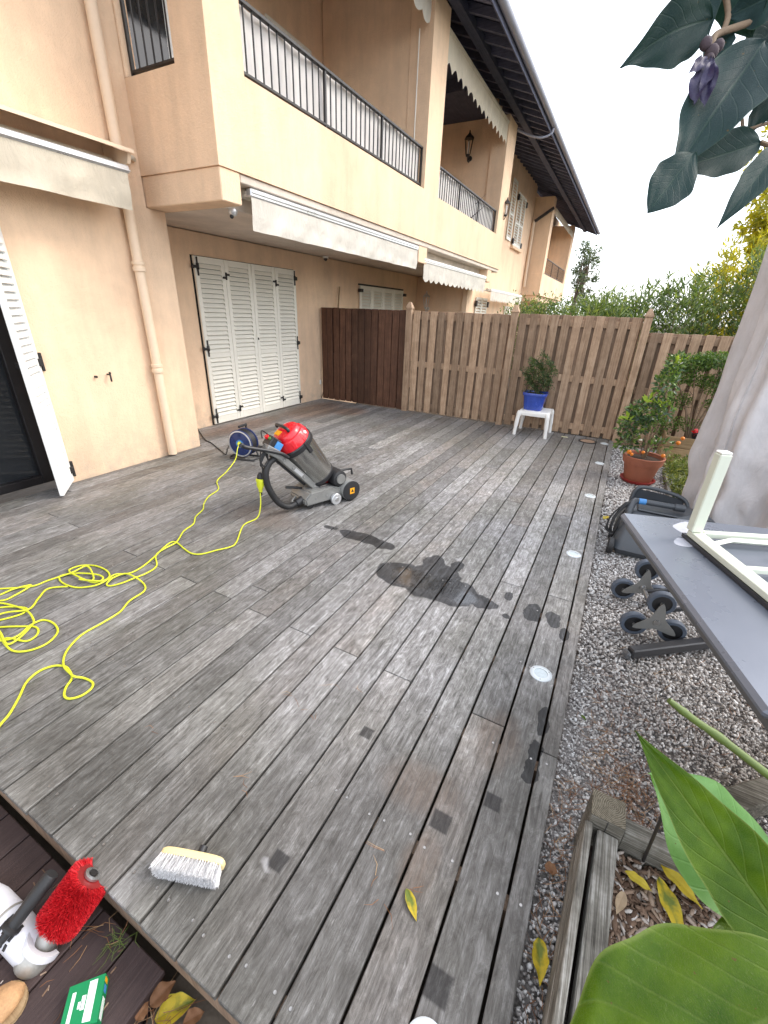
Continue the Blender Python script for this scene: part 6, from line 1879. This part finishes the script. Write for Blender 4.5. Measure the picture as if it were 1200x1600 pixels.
tag(MB().tube(smoothpath([(0.2331,0.8165,0.919), (0.2837,0.8166,0.8935), (0.3307,0.8177,0.8732), (0.4342,0.8095,0.8274), (0.5525,0.8144,0.7686)], 5), [0.0055, 0.0062, 0.0068, 0.0085, 0.0072, 0.0072, 0.0074, 0.0076, 0.0074, 0.0088, 0.0095, 0.0078, 0.0078, 0.0078, 0.008, 0.008, 0.008, 0.008, 0.0082, 0.0082, 0.0082], 10).build('cut_stem', 'green_stem', None, 60), 'bare cut green stem reaching in from the right edge', 'stem')

OB = wthing('overhanging_branch', 'dark shaded branch with large leaves hanging in at the top right', 'branch', (0.0892,1.004,1.999))
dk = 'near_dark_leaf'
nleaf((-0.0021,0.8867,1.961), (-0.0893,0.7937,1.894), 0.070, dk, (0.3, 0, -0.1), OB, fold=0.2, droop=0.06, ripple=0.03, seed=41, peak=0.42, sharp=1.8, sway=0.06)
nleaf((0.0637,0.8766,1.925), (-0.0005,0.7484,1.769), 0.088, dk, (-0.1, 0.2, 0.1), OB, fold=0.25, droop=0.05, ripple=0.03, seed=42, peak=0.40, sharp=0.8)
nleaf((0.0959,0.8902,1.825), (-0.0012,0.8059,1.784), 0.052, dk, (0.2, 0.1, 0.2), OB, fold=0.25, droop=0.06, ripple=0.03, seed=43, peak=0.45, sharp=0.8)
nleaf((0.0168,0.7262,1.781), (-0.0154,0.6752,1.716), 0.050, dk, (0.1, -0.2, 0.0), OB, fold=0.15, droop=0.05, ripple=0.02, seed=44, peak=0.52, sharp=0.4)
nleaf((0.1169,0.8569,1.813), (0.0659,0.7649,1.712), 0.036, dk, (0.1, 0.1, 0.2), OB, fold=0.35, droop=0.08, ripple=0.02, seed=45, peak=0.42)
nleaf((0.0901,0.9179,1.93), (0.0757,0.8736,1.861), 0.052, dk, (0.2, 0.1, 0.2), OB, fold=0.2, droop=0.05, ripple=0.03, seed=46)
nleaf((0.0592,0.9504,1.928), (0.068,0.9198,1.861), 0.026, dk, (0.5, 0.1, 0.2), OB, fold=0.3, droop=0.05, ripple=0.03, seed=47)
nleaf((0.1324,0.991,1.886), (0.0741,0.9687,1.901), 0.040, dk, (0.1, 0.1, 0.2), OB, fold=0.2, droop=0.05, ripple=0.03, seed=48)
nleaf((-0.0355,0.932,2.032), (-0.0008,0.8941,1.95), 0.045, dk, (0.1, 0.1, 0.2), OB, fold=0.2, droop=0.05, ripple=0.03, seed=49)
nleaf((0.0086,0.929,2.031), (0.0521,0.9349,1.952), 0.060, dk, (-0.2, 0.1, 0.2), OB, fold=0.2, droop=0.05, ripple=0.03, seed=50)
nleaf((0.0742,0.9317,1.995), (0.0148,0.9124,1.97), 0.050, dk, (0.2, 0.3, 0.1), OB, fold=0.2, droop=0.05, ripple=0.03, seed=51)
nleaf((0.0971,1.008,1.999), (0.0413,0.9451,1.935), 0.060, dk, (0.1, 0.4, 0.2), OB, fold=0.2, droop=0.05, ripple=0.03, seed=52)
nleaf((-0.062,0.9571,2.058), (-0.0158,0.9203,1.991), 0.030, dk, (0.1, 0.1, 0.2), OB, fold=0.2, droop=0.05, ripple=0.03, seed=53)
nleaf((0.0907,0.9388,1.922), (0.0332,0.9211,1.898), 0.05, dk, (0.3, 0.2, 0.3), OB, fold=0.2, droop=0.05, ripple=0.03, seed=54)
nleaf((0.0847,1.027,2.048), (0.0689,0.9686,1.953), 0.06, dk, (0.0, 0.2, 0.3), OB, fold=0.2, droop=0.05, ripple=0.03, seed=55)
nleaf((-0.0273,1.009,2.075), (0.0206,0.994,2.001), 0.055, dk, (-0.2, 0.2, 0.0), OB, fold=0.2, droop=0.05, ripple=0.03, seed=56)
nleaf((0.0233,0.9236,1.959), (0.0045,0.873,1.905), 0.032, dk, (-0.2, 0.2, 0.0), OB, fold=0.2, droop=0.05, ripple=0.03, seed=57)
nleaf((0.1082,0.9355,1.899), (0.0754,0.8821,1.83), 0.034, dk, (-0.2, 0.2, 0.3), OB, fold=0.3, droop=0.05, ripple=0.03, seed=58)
MB().tube(smoothpath([(0.1082,0.9839,1.99), (0.0571,0.9422,1.973), (0.0288,0.9142,1.959), (0.0072,0.8894,1.945), (0.0066,0.8731,1.927)], 5), 0.0042, 8).build('twig', 'twig', OB, 60)
MB().tube(smoothpath([(0.0149,0.9043,1.954), (0.0155,0.9161,1.976), (-0.0019,0.9275,2.014)], 4), 0.0035, 8).build('twig', 'twig', OB, 60)
MB().tube(smoothpath([(0.1246,0.9065,1.852), (0.0967,0.8959,1.847), (0.0728,0.8862,1.84), (0.068,0.9198,1.861)], 4), 0.0022, 6).build('twig', 'twig', OB, 60)
MB().tube(smoothpath([(0.1511,0.9165,1.821), (0.1126,0.8962,1.821), (0.0944,0.8894,1.825)], 4), 0.003, 6).build('twig', 'twig', OB, 60)
for i, (p, r) in enumerate((((-0.0014,0.8561,1.926), 0.007), ((0.0078,0.8585,1.917), 0.008), ((0.0068,0.854,1.909), 0.006), ((0.0133,0.8717,1.927), 0.007))):
    MB().sphere(p, r, 10, 7, (1, 0.8, 1.1)).build('bud', 'dry_flower', OB, 60)
for i, (a_, b_, wd) in enumerate((((0.0073,0.8296,1.903), (0.0021,0.7914,1.848), 0.024), ((0.0104,0.8227,1.899), (0.0139,0.7888,1.843), 0.018), ((0.003,0.8273,1.903), (-0.0104,0.8023,1.881), 0.013))):
    nleaf(a_, b_, wd, 'purple', (0.2*i-0.2, 0, 0.2), OB, 'petal', fold=0.4, droop=0.06, ripple=0.12, seed=60+i, nu=26, nv=14, sharp=0.3, peak=0.55)

# ================================================================== HEDGE AND TREES BEYOND THE FENCE
def stem_hedge(name, label, cat, x0, x1, y0, y1, zt, nst, per, mat, L=(0.09, 0.17), W=(0.014, 0.024), lean=0.25, zb=-0.3, hfun=None, up=0.6, rstem=0.006, spread=0.22, low=0.25):
    t = wthing(name, label, cat, ((x0+x1)/2, (y0+y1)/2, zb))
    m = MB()
    PP, DD = [], []
    for i in range(nst):
        bx_, by_ = random.uniform(x0, x1), random.uniform(y0, y1)
        h_ = (hfun(bx_) if hfun else zt)*random.uniform(0.86, 1.06)
        lx, ly = random.uniform(-lean, lean), random.uniform(-lean, lean)
        pts = smoothpath([(bx_, by_, zb), (bx_+lx*0.3, by_+ly*0.3, zb+(h_-zb)*0.5), (bx_+lx, by_+ly, h_)], 4)
        m.tube(pts, [rstem*(1-0.75*k_/(len(pts)-1)) for k_ in range(len(pts))], 4, False)
        A_ = np.array([tuple(p) for p in pts])
        tt = rng.uniform(low, 1.0, per)*(len(A_)-1.001)
        i0 = tt.astype(int); fr = (tt-i0)[:, None]
        base = A_[i0]*(1-fr)+A_[i0+1]*fr
        d = rng.normal(0, 1, (per, 3)); d[:, 2] = np.abs(d[:, 2])*0.5+up
        PP.append(base+rng.normal(0, spread*0.25, (per, 3))); DD.append(d)
    m.build('stems', 'twig', t)
    P, D = np.concatenate(PP), np.concatenate(DD)
    V, F = leaf_cloud(P, D, rng.uniform(*L, len(P)), rng.uniform(*W, len(P)), 0.2, 0.15)
    np_mesh('foliage', V, F, mat, t)
    return t
stem_hedge('oleander_hedge', 'tall narrow leaved green hedge behind the right fence', 'hedge', -0.75, 2.9, 8.0, 9.3, 2.2, 150, 150, 'hedge', L=(0.10, 0.19), W=(0.017, 0.027), hfun=lambda x: 1.85+0.33*max(0, x+0.3)+0.1*math.sin(x*6), lean=0.38)
stem_hedge('low_hedge', 'dark clipped hedge behind the fence beside the far balcony', 'hedge', -2.75, -0.1, 11.5, 13.5, 2.0, 160, 110, 'hedge', L=(0.06, 0.11), W=(0.025, 0.04), hfun=lambda x: 1.80+0.05*(x+3.4)+0.05*math.sin(x*5), lean=0.3, spread=0.5)
def tree(name, label, c, h, crown, n, mat, L=(0.1, 0.18), W=(0.04, 0.07), clumps=40, r0=0.16, seed=1):
    rr = random.Random(seed)
    t = wthing(name, label, 'tree', c)
    c = Vector(c)
    m = MB()
    topz = c.z+h
    tr = smoothpath([c, c+Vector((rr.uniform(-.2, .2), 0, h*0.35)), c+Vector((rr.uniform(-.4, .4), rr.uniform(-.3, .3), h*0.75))], 5)
    m.tube(tr, [r0*(1-0.7*i/(len(tr)-1)) for i in range(len(tr))], 8)
    PP, DD = [], []
    for i in range(clumps):
        u = Vector((rr.gauss(0, 1), rr.gauss(0, 1), rr.gauss(0, 1))).normalized()*rr.random()**0.4
        cc_ = Vector(crown[0])+Vector((u.x*crown[1][0], u.y*crown[1][1], u.z*crown[1][2]))
        b = tr[rr.randint(len(tr)//2, len(tr)-1)]
        pth = smoothpath([b, b.lerp(cc_, 0.5)+Vector((0, 0, 0.1)), cc_], 3)
        m.tube(pth, [0.035*(1-0.85*k_/(len(pth)-1)) for k_ in range(len(pth))], 5, False)
        k_ = n//clumps
        s_ = rr.uniform(0.35, 0.75)*min(crown[1])*0.55
        p, uu = blob_pts(tuple(cc_), (s_*1.2, s_*1.2, s_*0.8), k_, 0.2)
        PP.append(p); DD.append(uu*0.5+rng.normal(0, 0.8, p.shape)-np.array([0, 0, 0.2]))
    m.build('trunk', 'trunk', t, 60)
    P, D = np.concatenate(PP), np.concatenate(DD)
    V, F = leaf_cloud(P, D, rng.uniform(*L, len(P)), rng.uniform(*W, len(P)))
    np_mesh('crown', V, F, mat, t)
    return t
tree('leafy_tree', 'sunlit yellow green tree rising behind the grey cover', (2.9, 13.0, -0.3), 6.5, ((2.65, 13.0, 4.4), (1.2, 1.4, 2.4)), 15000, 'yellow_leaf_tree', clumps=70, seed=5)
tree('leafy_tree', 'pale grey green tree at the far end of the building', (-3.7, 33.0, -0.3), 6.5, ((-3.45, 33.0, 3.8), (0.8, 1.6, 2.6)), 3200, 'far_leaf', L=(0.10, 0.2), W=(0.05, 0.09), clumps=44, seed=8)
stem_hedge('sunlit_hedge', 'sunlit yellow hedge foliage right of the oleander, behind the cover', 'hedge', 0.85, 3.5, 9.5, 10.8, 3.0, 80, 140, 'yellow_leaf_tree', L=(0.10, 0.19), W=(0.02, 0.035), lean=0.4, hfun=lambda x: 2.55+0.4*(x-0.85))
